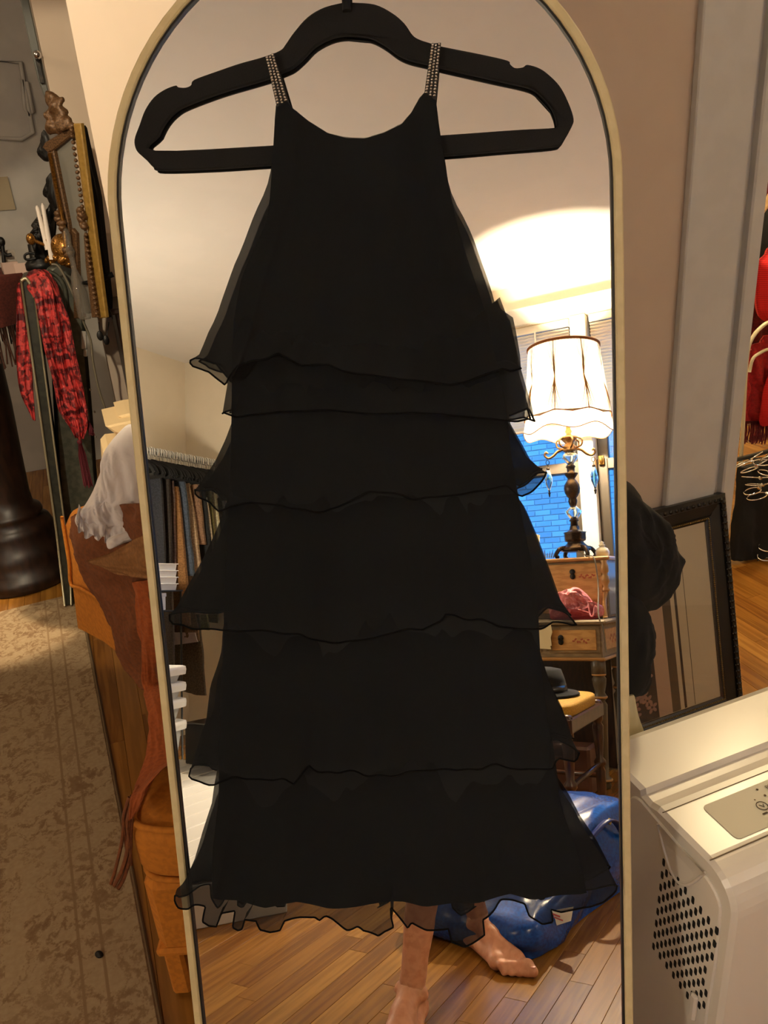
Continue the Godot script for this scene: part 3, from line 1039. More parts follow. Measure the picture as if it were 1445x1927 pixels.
func build_dress() -> void:
	var base := Vector3(-0.08, -0.15, 0.016)
	var root := thing("tiered_dress", "sleeveless black chiffon dress with ruffled tiers and rhinestone straps on the velvet hanger", "dress")
	root.transform = Transform3D(MIRROR_B, MIRROR_O + MIRROR_B * base)
	root.set_meta("base", base)
	var neck := [-158,307,-146,310,-140,302,-124,288,-104,274,-85,268,-65,266,-45,270,-26,277,-15,288,-6,301,-1,306,11,300]
	# opaque slip underneath
	var sl := p2([-158,307,-160,296,-164,267,-167,247,-175,196,-194,162,-210,135,-223,90,-230,32,-236,-27,-243,-87,-251,-148,-260,-211,-272,-308,-285,-408,-292,-477,-306,-547,-313,-612])
	var sr := p2([11,300,12,290,14,262,17,243,20,216,27,174,36,140,46,106,56,72,65,20,72,-20,76,-73,85,-140,95,-201,101,-257,102,-321,108,-386,114,-445,121,-499,138,-554,149,-610])
	var sh := p2([-313,-612,-278,-612,-245,-620,-204,-613,-165,-621,-125,-618,-92,-614,-72,-615,-47,-622,-7,-615,19,-615,57,-605,83,-613,115,-609,149,-610])
	var m := MB.new()
	var fl := [[0.15, 0.05, 0.5, 0.0], [0.36, 0.05, 0.6, 0.0], [0.52, 0.06, -0.3, 0.0], [0.7, 0.04, 0.5, 0.0], [0.86, 0.05, 0.4, 0.0]]
	m.grid(coons(p2(neck), sh, sl, sr, 60, 60, 0.002, 0.008, fl, 0.006, base), true)
	m.grid(coons(p2(neck), sh, sl, sr, 40, 40, -0.004, -0.012, fl, 0.001, base), true)
	obj("lining", m, M.lining, root)
	tier(root, "ruffle_tier", neck,
		[-267,46,-262,39,-251,34,-245,32,-237,24,-229,17,-216,37,-198,42,-182,42,-170,48,-160,42,-146,33,-125,33,-116,33,-102,25,-86,21,-71,19,-38,12,-16,9,13,3,31,6,51,13,68,17,76,13,87,16],
		[-158,307,-160,296,-164,267,-168,245,-175,224,-185,208,-195,190,-202,175,-211,158,-218,146,-225,131,-235,110,-242,94,-253,77,-265,54,-274,52,-276,48],
		[11,300,12,290,14,262,18,239,20,216,25,198,34,181,43,161,52,132,60,107,66,82,80,77,83,73,86,57,90,27,90,17], [0.004, 0.034, -0.006, -0.016], 11)
	tier(root, "ruffle_tier",
		[-208,112,-175,87,-106,60,-36,55,34,68,70,94],
		[-240,-13,-236,-12,-226,-18,-203,-16,-168,-15,-121,-16,-74,-23,-28,-24,18,-30,58,-36,81,-40,94,-38,101,-41],
		[-208,112,-225,67,-237,17,-245,-13],
		[70,94,82,59,90,17,94,1,100,-22,103,-41], [0.002, 0.02, -0.006, -0.014], 12)
	tier(root, "ruffle_tier",
		[-219,32,-162,28,-103,22,-38,15,26,14,73,14],
		[-276,-94,-269,-104,-260,-109,-249,-120,-233,-114,-214,-113,-192,-116,-166,-121,-136,-127,-109,-119,-83,-107,-53,-110,-43,-114,-35,-119,-14,-116,6,-114,25,-114,49,-110,68,-108,82,-121,94,-116,104,-105,110,-95],
		[-219,32,-233,-19,-244,-42,-258,-66,-279,-92,-285,-98],
		[73,14,76,-41,89,-66,97,-83,108,-94,114,-98], [0.002, 0.028, -0.006, -0.016], 13)
	tier(root, "ruffle_tier",
		[-239,-90,-172,-103,-111,-106,-44,-103,21,-103,79,-103],
		[-319,-237,-313,-246,-295,-253,-274,-255,-259,-258,-228,-259,-184,-261,-167,-262,-147,-274,-124,-277,-89,-273,-48,-263,-31,-266,-9,-255,-5,-249,13,-256,36,-257,52,-265,73,-269,101,-269,113,-260,125,-261,138,-265],
		[-239,-90,-258,-134,-268,-153,-285,-182,-306,-213,-319,-234,-330,-245],
		[79,-103,83,-126,90,-137,101,-166,116,-211,127,-247,143,-274], [0.002, 0.03, -0.006, -0.016], 14)
	tier(root, "ruffle_tier",
		[-259,-237,-189,-246,-121,-255,-52,-251,15,-248,91,-244],
		[-313,-425,-313,-432,-304,-440,-287,-444,-262,-437,-249,-442,-218,-445,-203,-440,-191,-446,-171,-426,-156,-434,-131,-432,-104,-432,-76,-432,-54,-432,-27,-435,-8,-432,47,-429,73,-436,108,-436,114,-421,133,-424,139,-416],
		[-259,-237,-268,-267,-271,-290,-277,-307,-289,-334,-298,-377,-307,-397,-323,-439],
		[91,-244,96,-280,103,-311,114,-351,131,-391,136,-416,143,-429], [0.002, 0.03, -0.006, -0.016], 15)
	tier(root, "ruffle_tier",
		[-281,-408,-203,-421,-132,-419,-62,-417,8,-416,113,-415],
		[-349,-589,-342,-600,-332,-604,-325,-600,-309,-599,-315,-620,-309,-629,-301,-632,-294,-616,-277,-613,-282,-635,-275,-639,-270,-636,-265,-622,-250,-621,-246,-632,-234,-636,-222,-634,-216,-623,-194,-620,-178,-616,-173,-621,-166,-617,-154,-624,-139,-630,-127,-627,-121,-637,-103,-643,-95,-635,-84,-628,-86,-616,-86,-602,-78,-613,-67,-628,-62,-619,-45,-626,-19,-625,-16,-644,-1,-651,23,-644,22,-623,36,-612,44,-602,59,-600,71,-602,76,-619,91,-629,103,-625,101,-608,113,-613,129,-611,146,-607,161,-599,178,-580],
		[-281,-408,-296,-461,-301,-484,-316,-521,-330,-559,-346,-590,-359,-601,-360,-608],
		[113,-415,117,-451,119,-472,134,-497,148,-528,167,-560,182,-594,184,-599], [0.002, 0.03, -0.006, -0.016], 16, 260)
	# rhinestone straps looped over the hanger
	var straps := [p2([-165,355,-156,358,-144,308,-157,305]), p2([9,353,19,353,11,298,-1,304])]
	for s in straps:
		m = MB.new()
		var rows := []
		var fr := []
		for i in 13:
			var t := i / 12.0
			var a: Vector2 = s[0].lerp(s[3], t)
			var b: Vector2 = s[1].lerp(s[2], t)
			rows.append([Vector3(a.x, a.y, 0.0175) - base, Vector3(b.x, b.y, 0.0175) - base])
			fr.append([a, b])
		var back := []
		for i in 13:
			var t := i / 12.0
			var a: Vector2 = s[0].lerp(s[3], t)
			var b: Vector2 = s[1].lerp(s[2], t)
			back.append([Vector3(a.x, a.y, 0.007) - base, Vector3(b.x, b.y, 0.007) - base])
		back.reverse()
		m.grid(back + rows, false)
		var o := obj("strap", m, M.strap, root)
		m = MB.new()
		for i in 17:
			for j in 3:
				var t := (i + 0.5 + 0.4 * (j % 2)) / 17.6
				var a: Vector2 = s[0].lerp(s[3], t)
				var b: Vector2 = s[1].lerp(s[2], t)
				var p := a.lerp(b, (j + 0.5) / 3.0)
				m.ball(Vector3(p.x, p.y, 0.0183) - base, Vector3(0.0017, 0.0017, 0.0013), Basis.from_euler(Vector3(i * 1.3, j * 2.1, i + j)), 6, 4)
		var rh := obj("rhinestones", m, M.crystal, o)
		rh.set_meta("kind", "stuff")
	root.remove_meta("base")

func build_left() -> void:
	build_rug()
	var m: MB
	# ---- round table with a fringed cloth, far left
	var tc := Vector3(-0.42, 0, -3.2)
	var root := thing("pedestal_table", "round dark wooden pedestal table under a fringed red brown cloth at the far left", "table", tc)
	m = MB.new()
	m.lathe([0, 1140, 300, 1140, 306, 1146, 300, 1155, 0, 1155], Transform3D.IDENTITY, 40)
	obj("table_top", m, M.dark_wood, root)
	m = MB.new()
	m.lathe([60, 1140, 70, 1090, 105, 1040, 118, 900, 112, 700, 100, 500, 92, 350, 95, 300, 118, 285, 122, 268, 110, 255, 140, 235, 150, 205, 145, 175, 165, 150, 178, 110, 170, 70, 200, 55, 205, 5, 0, 5], Transform3D(Basis.IDENTITY, Vector3(0.02, 0, 0)), 32)
	obj("pedestal", m, M.dark_wood, root)
	var cloth := thing("fringed_tablecloth", "red brown tablecloth with a long fringe over the round pedestal table", "tablecloth", tc)
	m = MB.new()
	var rows := []
	for i in 9:
		var t := i / 8.0
		var row := []
		for j in 96:
			var a := TAU * j / 96.0
			var r := 0.0
			var y := 1.16
			if i < 3: r = 0.30 * i / 2.0 + 0.004 * i
			else:
				r = 0.31 + 0.010 * sin(a * 17.0 + sin(a * 5.0) * 2.0) * (t - 0.2)
				y = 1.16 - (i - 2) * 0.026
			row.append(Vector3(cos(a) * r, y, sin(a) * r))
		rows.append(row)
	m.grid(rows, true, true)
	obj("cloth", m, M.table_cloth, cloth)
	m = MB.new()
	var r2 := RandomNumberGenerator.new()
	r2.seed = 3
	for j in 260:
		var a := TAU * j / 260.0
		var p := Vector3(cos(a) * 0.312, 1.004, sin(a) * 0.312)
		var l := r2.randf_range(0.10, 0.14)
		m.tube([p, p + Vector3(r2.randf_range(-0.008, 0.008), -l * 0.5, r2.randf_range(-0.006, 0.006)), p + Vector3(r2.randf_range(-0.012, 0.012), -l, 0)], 0.0028, 4)
	var fr := obj("fringe", m, M.fringe, cloth)
	fr.set_meta("kind", "stuff")
	# ---- things on the table
	root = thing("cardboard_box", "open pale paper box on the red brown tablecloth, the nearer to the black stand", "box", q3([-174,1157,-3100]))
	m = MB.new()
	m.box(Vector3(0, 0.02, 0), Vector3(0.05, 0.04, 0.04), Basis.from_euler(Vector3(0, 0.2, 0)), 0.001)
	obj("body", m, M.card_pink, root)
	m = MB.new()
	m.box(Vector3(0, 0.058, -0.025), Vector3(0.05, 0.04, 0.002), Basis.from_euler(Vector3(-0.3, 0.2, 0)))
	obj("flap", m, M.card_grey, root)
	root = thing("paper_card", "small pale pink folded card beside the paper box on the red brown tablecloth", "card", q3([-140,1155,-3080]))
	m = MB.new()
	m.box(Vector3(0, 0.018, 0), Vector3(0.04, 0.036, 0.006), Basis.from_euler(Vector3(-0.15, -0.1, 0)), 0.001)
	obj("leaf", m, M.card_pink, root)
	m = MB.new()
	m.box(Vector3(0.003, 0.016, -0.014), Vector3(0.038, 0.032, 0.002), Basis.from_euler(Vector3(0.2, -0.1, 0)))
	obj("back_leaf", m, M.card_grey, root)
	root = thing("iron_stand", "small black iron stand with splayed legs at the left edge on the tablecloth", "stand", q3([-208,1159,-3100]))
	m = MB.new()
	for leg in [p3([-179,1264,-3100,-184,1230,-3100,-190,1190,-3100,-196,1159,-3100]), p3([-188,1239,-3100,-176,1220,-3100,-159,1220,-3100]), p3([-179,1264,-3100,-209,1223,-3100,-234,1163,-3100])]:
		var lp := []
		for p in leg: lp.append(p - root.position)
		m.tube(smooth3(lp, 4), 0.0065, 8)
	obj("legs", m, M.black_iron, root)
	m = MB.new()
	m.ball(q3([-181,1264,-3100]) - root.position, Vector3(0.012, 0.016, 0.012))
	obj("finial", m, M.black_iron, root)
	# ---- open wardrobe trunk
	root = thing("wardrobe_trunk", "upright dark green metal trunk standing open with rounded tops and pale rims", "trunk", Vector3(-0.1, 0, -2.95))
	m = MB.new()
	solid(m, loc(p3([-135,1159,-2800,-118,1163,-2800,-108,1138,-2800,-107,1102,-2800,-132,866,-2800,-203,179,-2800,-235,17,-2800,-259,15,-2800,-221,310,-2800,-162,906,-2800]), root), Vector3.RIGHT, 0.34, 0.004)
	obj("front_shell", m, M.trunk, root)
	m = MB.new()
	m.tube(loc(p3([-256,21,-2795,-220,312,-2795,-160,906,-2795,-135,1156,-2795]), root), 0.0042, 6)
	m.tube(loc(smooth3(p3([-135,1156,-2795,-120,1162,-2795,-110,1138,-2795,-108,1102,-2795]), 4), root), 0.0055, 6)
	m.tube(loc(p3([-108,1102,-2795,-132,867,-2795,-203,186,-2795,-234,19,-2795]), root), 0.0036, 6)
	obj("shell_rim", m, M.pale_metal, root)
	m = MB.new()
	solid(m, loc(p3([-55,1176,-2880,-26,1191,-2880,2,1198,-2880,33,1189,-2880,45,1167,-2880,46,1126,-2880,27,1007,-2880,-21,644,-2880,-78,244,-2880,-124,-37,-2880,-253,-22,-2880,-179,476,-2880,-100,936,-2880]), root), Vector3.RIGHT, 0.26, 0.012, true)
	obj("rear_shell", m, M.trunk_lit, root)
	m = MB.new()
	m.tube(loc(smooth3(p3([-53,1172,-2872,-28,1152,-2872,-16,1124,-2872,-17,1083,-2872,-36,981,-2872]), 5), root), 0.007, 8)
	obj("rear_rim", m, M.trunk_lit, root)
	m = MB.new()
	m.box(q3([9,940,-2870]) - root.position, Vector3(0.018, 0.06, 0.012), Basis.from_euler(Vector3(0, 0, -0.2)), 0.003)
	m.box(q3([5,898,-2868]) - root.position, Vector3(0.013, 0.026, 0.014), Basis.from_euler(Vector3(0, 0, -0.2)), 0.003)
	obj("latch", m, M.chrome_dull, root)
	m = MB.new()
	for k in p3([-6,771,-2872,-8,692,-2872,-23,603,-2872,-34,619,-2872]): m.ball(k - root.position, Vector3(0.0035, 0.005, 0.002), Basis.IDENTITY, 8, 5)
	var pf := obj("rivets", m, M.chrome_dull, root)
	pf.set_meta("kind", "stuff")
	# ---- red scarf over it
	root = thing("burnout_scarf", "red velvet burnout scarf with a dark floral pattern and tassels hanging over the green trunk", "scarf", q3([-72,1190,-2740]))
	m = MB.new()
	loft(m, [loc(p3([-136,1144,-2840,-108,1177,-2840,-75,1183,-2840,-50,1170,-2840,-33,1132,-2840]), root), loc(p3([-110,1106,-2760,-83,1143,-2760,-55,1148,-2760,-41,1122,-2760,-29,1083,-2760]), root), loc(p3([-110,1043,-2740,-87,1057,-2740,-62,1062,-2740,-41,1051,-2740,-21,1032,-2740]), root), loc(p3([-114,944,-2740,-91,949,-2740,-68,951,-2740,-46,942,-2740,-24,931,-2740]), root), loc(p3([-112,840,-2740,-93,840,-2740,-70,840,-2740,-48,835,-2740,-25,826,-2740]), root), loc(p3([-116,751,-2740,-97,745,-2740,-72,740,-2740,-48,740,-2740,-28,740,-2740]), root), loc(p3([-98,694,-2740,-88,681,-2740,-72,674,-2740,-55,675,-2740,-38,683,-2740]), root), loc(p3([-86,651,-2740,-81,643,-2740,-75,638,-2740,-67,638,-2740,-59,642,-2740]), root)], 48, 90, 0.011, 15.0, Vector3(0, 0, 1), 4, 0.004)
	obj("drape", m, M.scarf, root)
	m = MB.new()
	loft(m, [loc(p3([-132,1148,-2830,-140,1152,-2830,-152,1143,-2830]), root), loc(p3([-139,1035,-2830,-158,1038,-2830,-179,1037,-2830]), root), loc(p3([-164,901,-2830,-187,901,-2830,-211,901,-2830]), root), loc(p3([-183,797,-2830,-203,792,-2830,-222,807,-2830]), root), loc(p3([-198,704,-2830,-206,709,-2830,-211,737,-2830]), root)], 24, 60, 0.004, 14.0, Vector3(0, 0, 1), 6, 0.003)
	obj("tail", m, M.scarf, root)
	m = MB.new()
	tassel(m, q3([-75,632,-2735]) - root.position, q3([-80,479,-2735]) - root.position, 0.016)
	obj("tassel", m, M.tassel, root)
	m = MB.new()
	tassel(m, q3([-38,699,-2750]) - root.position, q3([-33,651,-2750]) - root.position, 0.010)
	obj("tassel", m, M.tassel, root)
	# ---- lead
	root = thing("electric_lead", "thin grey electric lead hanging down the side of the green trunk", "cord", q3([-32,1196,-2800]))
	m = MB.new()
	m.tube(loc(smooth3(p3([-38,1196,-2790,-20,1191,-2790,-6,1156,-2790,9,1089,-2790,18,1020,-2790,29,950,-2790,22,880,-2790,21,790,-2790,28,715,-2790,35,666,-2790]), 5), root), 0.0038, 6)
	obj("flex", m, M.lead, root)
	# ---- dark chest behind, with hanging tags
	root = thing("dark_chest", "dark brown wooden chest behind the white cloths with tags hanging from its edge", "chest", Vector3(0.3, 0, -2.92))
	m = MB.new()
	m.box(Vector3(0.02, 0.515, 0), Vector3(0.40, 1.03, 0.30), Basis.IDENTITY, 0.006)
	obj("body", m, M.dark_wood, root)
	m = MB.new()
	m.box(Vector3(0.02, 1.035, 0.005), Vector3(0.44, 0.02, 0.34), Basis.IDENTITY, 0.005)
	obj("chest_top", m, M.dark_wood, root)
	m = MB.new()
	m.box(Vector3(0.02, 0.86, 0.153), Vector3(0.33, 0.22, 0.012), Basis.IDENTITY, 0.004)
	obj("drawer", m, M.warm_wood, root)
	for px in [p3([65,1010,-2740,60,967,-2740]), p3([96,1006,-2740,76,951,-2740])]:
		m = MB.new()
		m.tube([px[0] - root.position, px[1] - root.position], 0.0016, 5)
		m.ball(px[1] - root.position, Vector3(0.010, 0.016, 0.004))
		obj("hanging_tag", m, M.black_iron, root)
	# ---- gilt mirror leaning on the chest
	root = thing("gilt_mirror", "old gilt framed mirror with a carved crest standing on the dark chest", "mirror", q3([27,1028,-2750]))
	var rt := Vector3(0.62, 0, 0.78)
	m = MB.new()
	gilt(m, root, [21,1512,-2749,40,1515,-2726,37,1313,-2729,30,1224,-2738,8,1218,-2766,13,1315,-2759], rt, 0.04)
	obj("side_rail", m, M.gilt_dull, root)
	m = MB.new()
	m.tube(loc(p3([28,1508,-2718,24,1315,-2724,16,1225,-2733]), root), 0.006, 8)
	obj("rail_bead", m, M.gilt, root)
	m = MB.new()
	gilt(m, root, [11,1527,-2761,22,1539,-2749,101,1570,-2649,96,1547,-2655,40,1515,-2726,24,1510,-2746], rt, 0.04)
	obj("top_rail", m, M.gilt_dull, root)
	m = MB.new()
	gilt(m, root, [106,1577,-2642,125,1575,-2618,87,1031,-2667,66,1027,-2692], rt, 0.016)
	obj("side_rail", m, M.gilt_bright, root)
	m = MB.new()
	for k in 34:
		var t := k / 33.0
		var p: Vector3 = q3([99,1559,-2628]).lerp(q3([63,1046,-2674]), t) - root.position
		m.ball(p, Vector3(0.006, 0.007, 0.006), Basis.from_euler(Vector3(k, 0, k * 0.7)), 6, 4)
	var bd := obj("carved_beading", m, M.gilt_dull, root)
	bd.set_meta("kind", "stuff")
	m = MB.new()
	gilt(m, root, [40,1515,-2748,97,1553,-2676,85,1310,-2692,77,1155,-2701,61,1040,-2722,14,1039,-2781,30,1222,-2760,38,1313,-2751], rt, 0.006)
	obj("mirror_glass", m, M.old_glass, root)
	m = MB.new()
	gilt(m, root, [43,1298,-2722,52,1282,-2711,10,1025,-2763,-9,1024,-2787], rt, 0.03)
	gilt(m, root, [73,1282,-2661,72,1236,-2662,63,1033,-2674,45,1032,-2697,59,1190,-2679], rt, 0.03)
	obj("lower_moulding", m, M.gilt_dull, root)
	m = MB.new()
	var crest := p3([58,1647,-2703,68,1650,-2690,78,1641,-2678,84,1635,-2671,62,1638,-2698,69,1626,-2689,82,1620,-2673,83,1608,-2671,72,1610,-2685,61,1618,-2699,52,1610,-2710,54,1599,-2708,67,1597,-2692,79,1595,-2676,87,1586,-2666,72,1581,-2685,58,1584,-2703,47,1580,-2716,50,1569,-2712,41,1562,-2724,60,1569,-2700,79,1573,-2677,93,1574,-2659,99,1570,-2651,90,1580,-2663])
	var cc2 := []
	for k in crest.size():
		var q: Vector3 = crest[k] - root.position
		cc2.append([q, q + Vector3(sin(k * 2.3), cos(k * 1.7), 0.3) * 0.014, 0.011 + 0.004 * sin(k * 1.9), 0.008])
	nets(m, cc2, 0.005, 0.008)
	obj("carved_crest", m, M.gilt_dull, root)
	m = MB.new()
	for q in p3([16,1342,-2733,16,1327,-2733,19,1315,-2729,19,1300,-2730,78,1344,-2654,80,1332,-2652,75,1321,-2659,78,1306,-2655,18,1238,-2731,21,1225,-2727]):
		m.ball(q - root.position, Vector3(0.013, 0.017, 0.011), Basis.from_euler(Vector3(q.x * 90, q.y * 70, 0)), 8, 6)
	obj("carved_scrolls", m, M.gilt_dull, root).set_meta("kind", "stuff")
	# dark carved backing seen round the frame
	m = MB.new()
	pillow(m, loc(p3([28,1576,-2805,20,1560,-2816,6,1534,-2833,-1,1516,-2842,2,1501,-2839,12,1491,-2826,26,1495,-2808,36,1549,-2796]), root), Vector3(-0.78, 0, 0.62), 0.012, 0.012, 0.006, 3, 8, 30.0)
	pillow(m, loc(p3([12,1452,-2826,1,1430,-2840,-13,1405,-2857,-12,1393,-2857,-4,1386,-2847,3,1376,-2838,5,1357,-2835,17,1357,-2820,25,1420,-2810,24,1456,-2811]), root), Vector3(-0.78, 0, 0.62), 0.012, 0.012, 0.006, 4, 8, 30.0)
	gilt(m, root, [130,1576,-2713,133,1570,-2709,136,1378,-2704,110,1082,-2738,97,1018,-2753,85,1018,-2769], rt, 0.02)
	obj("backing", m, M.black_iron, root)
	# ---- black figure, candles and gilt mask on the trunk
	root = thing("black_figurine", "black carved figurine behind the two white candles on the trunk", "figurine", q3([-81,1184,-2980]))
	m = MB.new()
	pillow(m, loc(p3([8,1379,-2970,-3,1363,-2970,-15,1356,-2970,-24,1342,-2970,-45,1337,-2970,-61,1324,-2970,-74,1310,-2970,-70,1300,-2970,-83,1285,-2970,-75,1273,-2970,-85,1255,-2970,-85,1235,-2970,-83,1218,-2970,-85,1195,-2970,-47,1184,-2970,-27,1230,-2970,-4,1278,-2970,13,1342,-2970]), root), Vector3(-0.1, 0.1, 1).normalized(), 0.05, 0.04, 0.02, 7, 12, 30.0)
	m.lathe([0, 0, 50, 0, 50, 20, 30, 40, 28, 80, 0, 90], Transform3D(Basis.IDENTITY, Vector3(0.01, -0.012, 0)), 14)
	obj("carved_body", m, M.black_iron, root)
	m = MB.new()
	m.tube(loc(smooth3(p3([-81,1223,-2940,-96,1228,-2940,-112,1223,-2940,-113,1210,-2940,-98,1208,-2940,-81,1210,-2940]), 4), root), 0.004, 6)
	obj("handle_ring", m, M.black_iron, root)
	root = thing("candle_sconce", "gilt leafy candle holder with two white candles on top of the trunk", "candle holder", q3([-40,1201,-2860]))
	m = MB.new()
	m.tube(loc(smooth3(p3([-86,1272,-2860,-78,1273,-2860,-70,1267,-2860,-56,1258,-2860,-39,1250,-2860,-24,1242,-2860,-21,1215,-2860]), 4), root), 0.0055, 8)
	m.ball(q3([-81,1273,-2860]) - root.position, Vector3(0.014, 0.018, 0.012))
	for q in p3([-49,1205,-2860,-41,1211,-2860,-38,1197,-2860,-30,1203,-2860,-35,1265,-2860,-29,1255,-2860,-23,1246,-2860,-15,1254,-2860]): m.ball(q - root.position, Vector3(0.010, 0.007, 0.01), Basis.from_euler(Vector3(0, 0, q.x * 40)), 8, 5)
	obj("gilt_arm", m, M.gilt, root)
	for cc in [p3([-41,1369,-2860,-38,1237,-2860]), p3([-23,1375,-2850,-32,1207,-2850])]:
		m = MB.new()
		m.tube([cc[0] - root.position, cc[0].lerp(cc[1], 0.05) - root.position, cc[1] - root.position], [0.0025, 0.0058, 0.0088], 12)
		obj("candle", m, M.wax, root)
	root = thing("gilt_mask", "small carved gilt mask lying beside the candles on top of the trunk", "ornament", q3([18,1201,-2820]))
	m = MB.new()
	var mk := q3([20,1228,-2820]) - root.position
	m.ball(mk, Vector3(0.045, 0.058, 0.035), Basis.from_euler(Vector3(0, 0, 0.5)), 20, 14)
	for k in 26:
		var a := k * 2.4
		var rr := 0.012 + 0.0012 * k
		m.ball(mk + Vector3(cos(a) * rr, sin(a) * rr * 1.2, 0.034 - rr * 0.5), Vector3(0.009, 0.012, 0.008), Basis.from_euler(Vector3(k, 0, a)), 7, 5)
	m.ball(mk + Vector3(-0.02, -0.02, 0.02), Vector3(0.02, 0.012, 0.012), Basis.from_euler(Vector3(0, 0, 0.6)))
	m.ball(mk + Vector3(0.055, -0.05, 0.0), Vector3(0.013, 0.011, 0.01))
	obj("mask", m, M.gilt, root)
	# ---- black rod and dark drapery shadow piece by the chest
	root = thing("black_rod", "short black rod with a rounded end poking out above the chest", "rod", q3([80,1138,-2700]))
	m = MB.new()
	m.tube(loc(p3([38,1137,-2720,65,1135,-2720,85,1139,-2720,137,1153,-2720]), root), [0.004, 0.009, 0.0085, 0.0085], 10)
	obj("shaft", m, M.black_iron, root)
	m = MB.new()
	m.tube(loc(smooth3(p3([76,1113,-2720,93,1076,-2720,106,1038,-2720,108,1018,-2720]), 4), root), 0.002, 5)
	obj("wire", m, M.black_iron, root)
	root = thing("glass_bottle", "small clear glass bottle standing on the chest by the gilt frame", "bottle", q3([26,1028,-2720]))
	m = MB.new()
	m.lathe([0, 0, 18, 0, 20, 10, 20, 90, 16, 125, 8, 150, 8, 185, 14, 205, 8, 225, 12, 250, 6, 270, 0, 275], Transform3D.IDENTITY, 16)
	obj("bottle_body", m, M.smoke_glass, root)
	# ---- chairs
	build_chairs()
	root = thing("paper_notice", "small beige paper pinned on the grey wall at the upper left edge", "paper", q3([-197,1423,-4590]))
	m = MB.new()
	solid(m, loc(p3([-274,1501,-4590,-168,1501,-4590,-166,1349,-4590,-288,1350,-4590]), root), Vector3.RIGHT, 0.004)
	obj("sheet", m, M.paper_dim, root)

func loc(pts: Array, o: Node3D) -> Array:
	var r := []
	for p in pts: r.append(p - o.position)
	return r

func gilt(m: MB, root: Node3D, a: Array, right: Vector3, depth: float) -> void:
	solid(m, loc(p3(a), root), right, depth, 0.003)

func tassel(m: MB, a: Vector3, b: Vector3, w: float) -> void:
	var d := b - a
	m.ball(a, Vector3(w * 0.55, w * 0.6, w * 0.5), Basis.IDENTITY, 10, 6)
	var r := RandomNumberGenerator.new()
	r.seed = int(absf(a.x) * 9999)
	for k in 34:
		var t := TAU * k / 34.0 * 2.4
		var o := Vector3(cos(t), 0, sin(t)) * w * r.randf_range(0.2, 0.9)
		m.tube([a + o * 0.25, a + d * 0.3 + o * 0.8, b + o + Vector3(0, r.randf_range(-0.01, 0.01), 0)], 0.0016, 4)

func build_rug() -> void:
	var root := thing("oriental_rug", "long faded beige oriental rug with brown scrolls and border lines on the left floor", "rug", Vector3(-0.9, 0, -1.6))
	root.rotation.y = 0.045
	var m := MB.new()
	m.box(Vector3(0.0, 0.005, 0.0), Vector3(1.5, 0.010, 2.55), Basis.IDENTITY, 0.003)
	obj("pile", m, M.rug, root)
	m = MB.new()
	m.box(Vector3(0.752, 0.004, 0), Vector3(0.008, 0.009, 2.55), Basis.IDENTITY, 0.003)
	obj("bound_edge", m, M.rug_edge, root)
	m = MB.new()
	m.ball(Vector3(0.665, 0.012, 0.38), Vector3(0.007, 0.005, 0.010), Basis.from_euler(Vector3(0, 0.6, 0)))
	var lint := obj("dark_lint", m, M.black_iron, root)
	lint.set_meta("kind", "stuff")

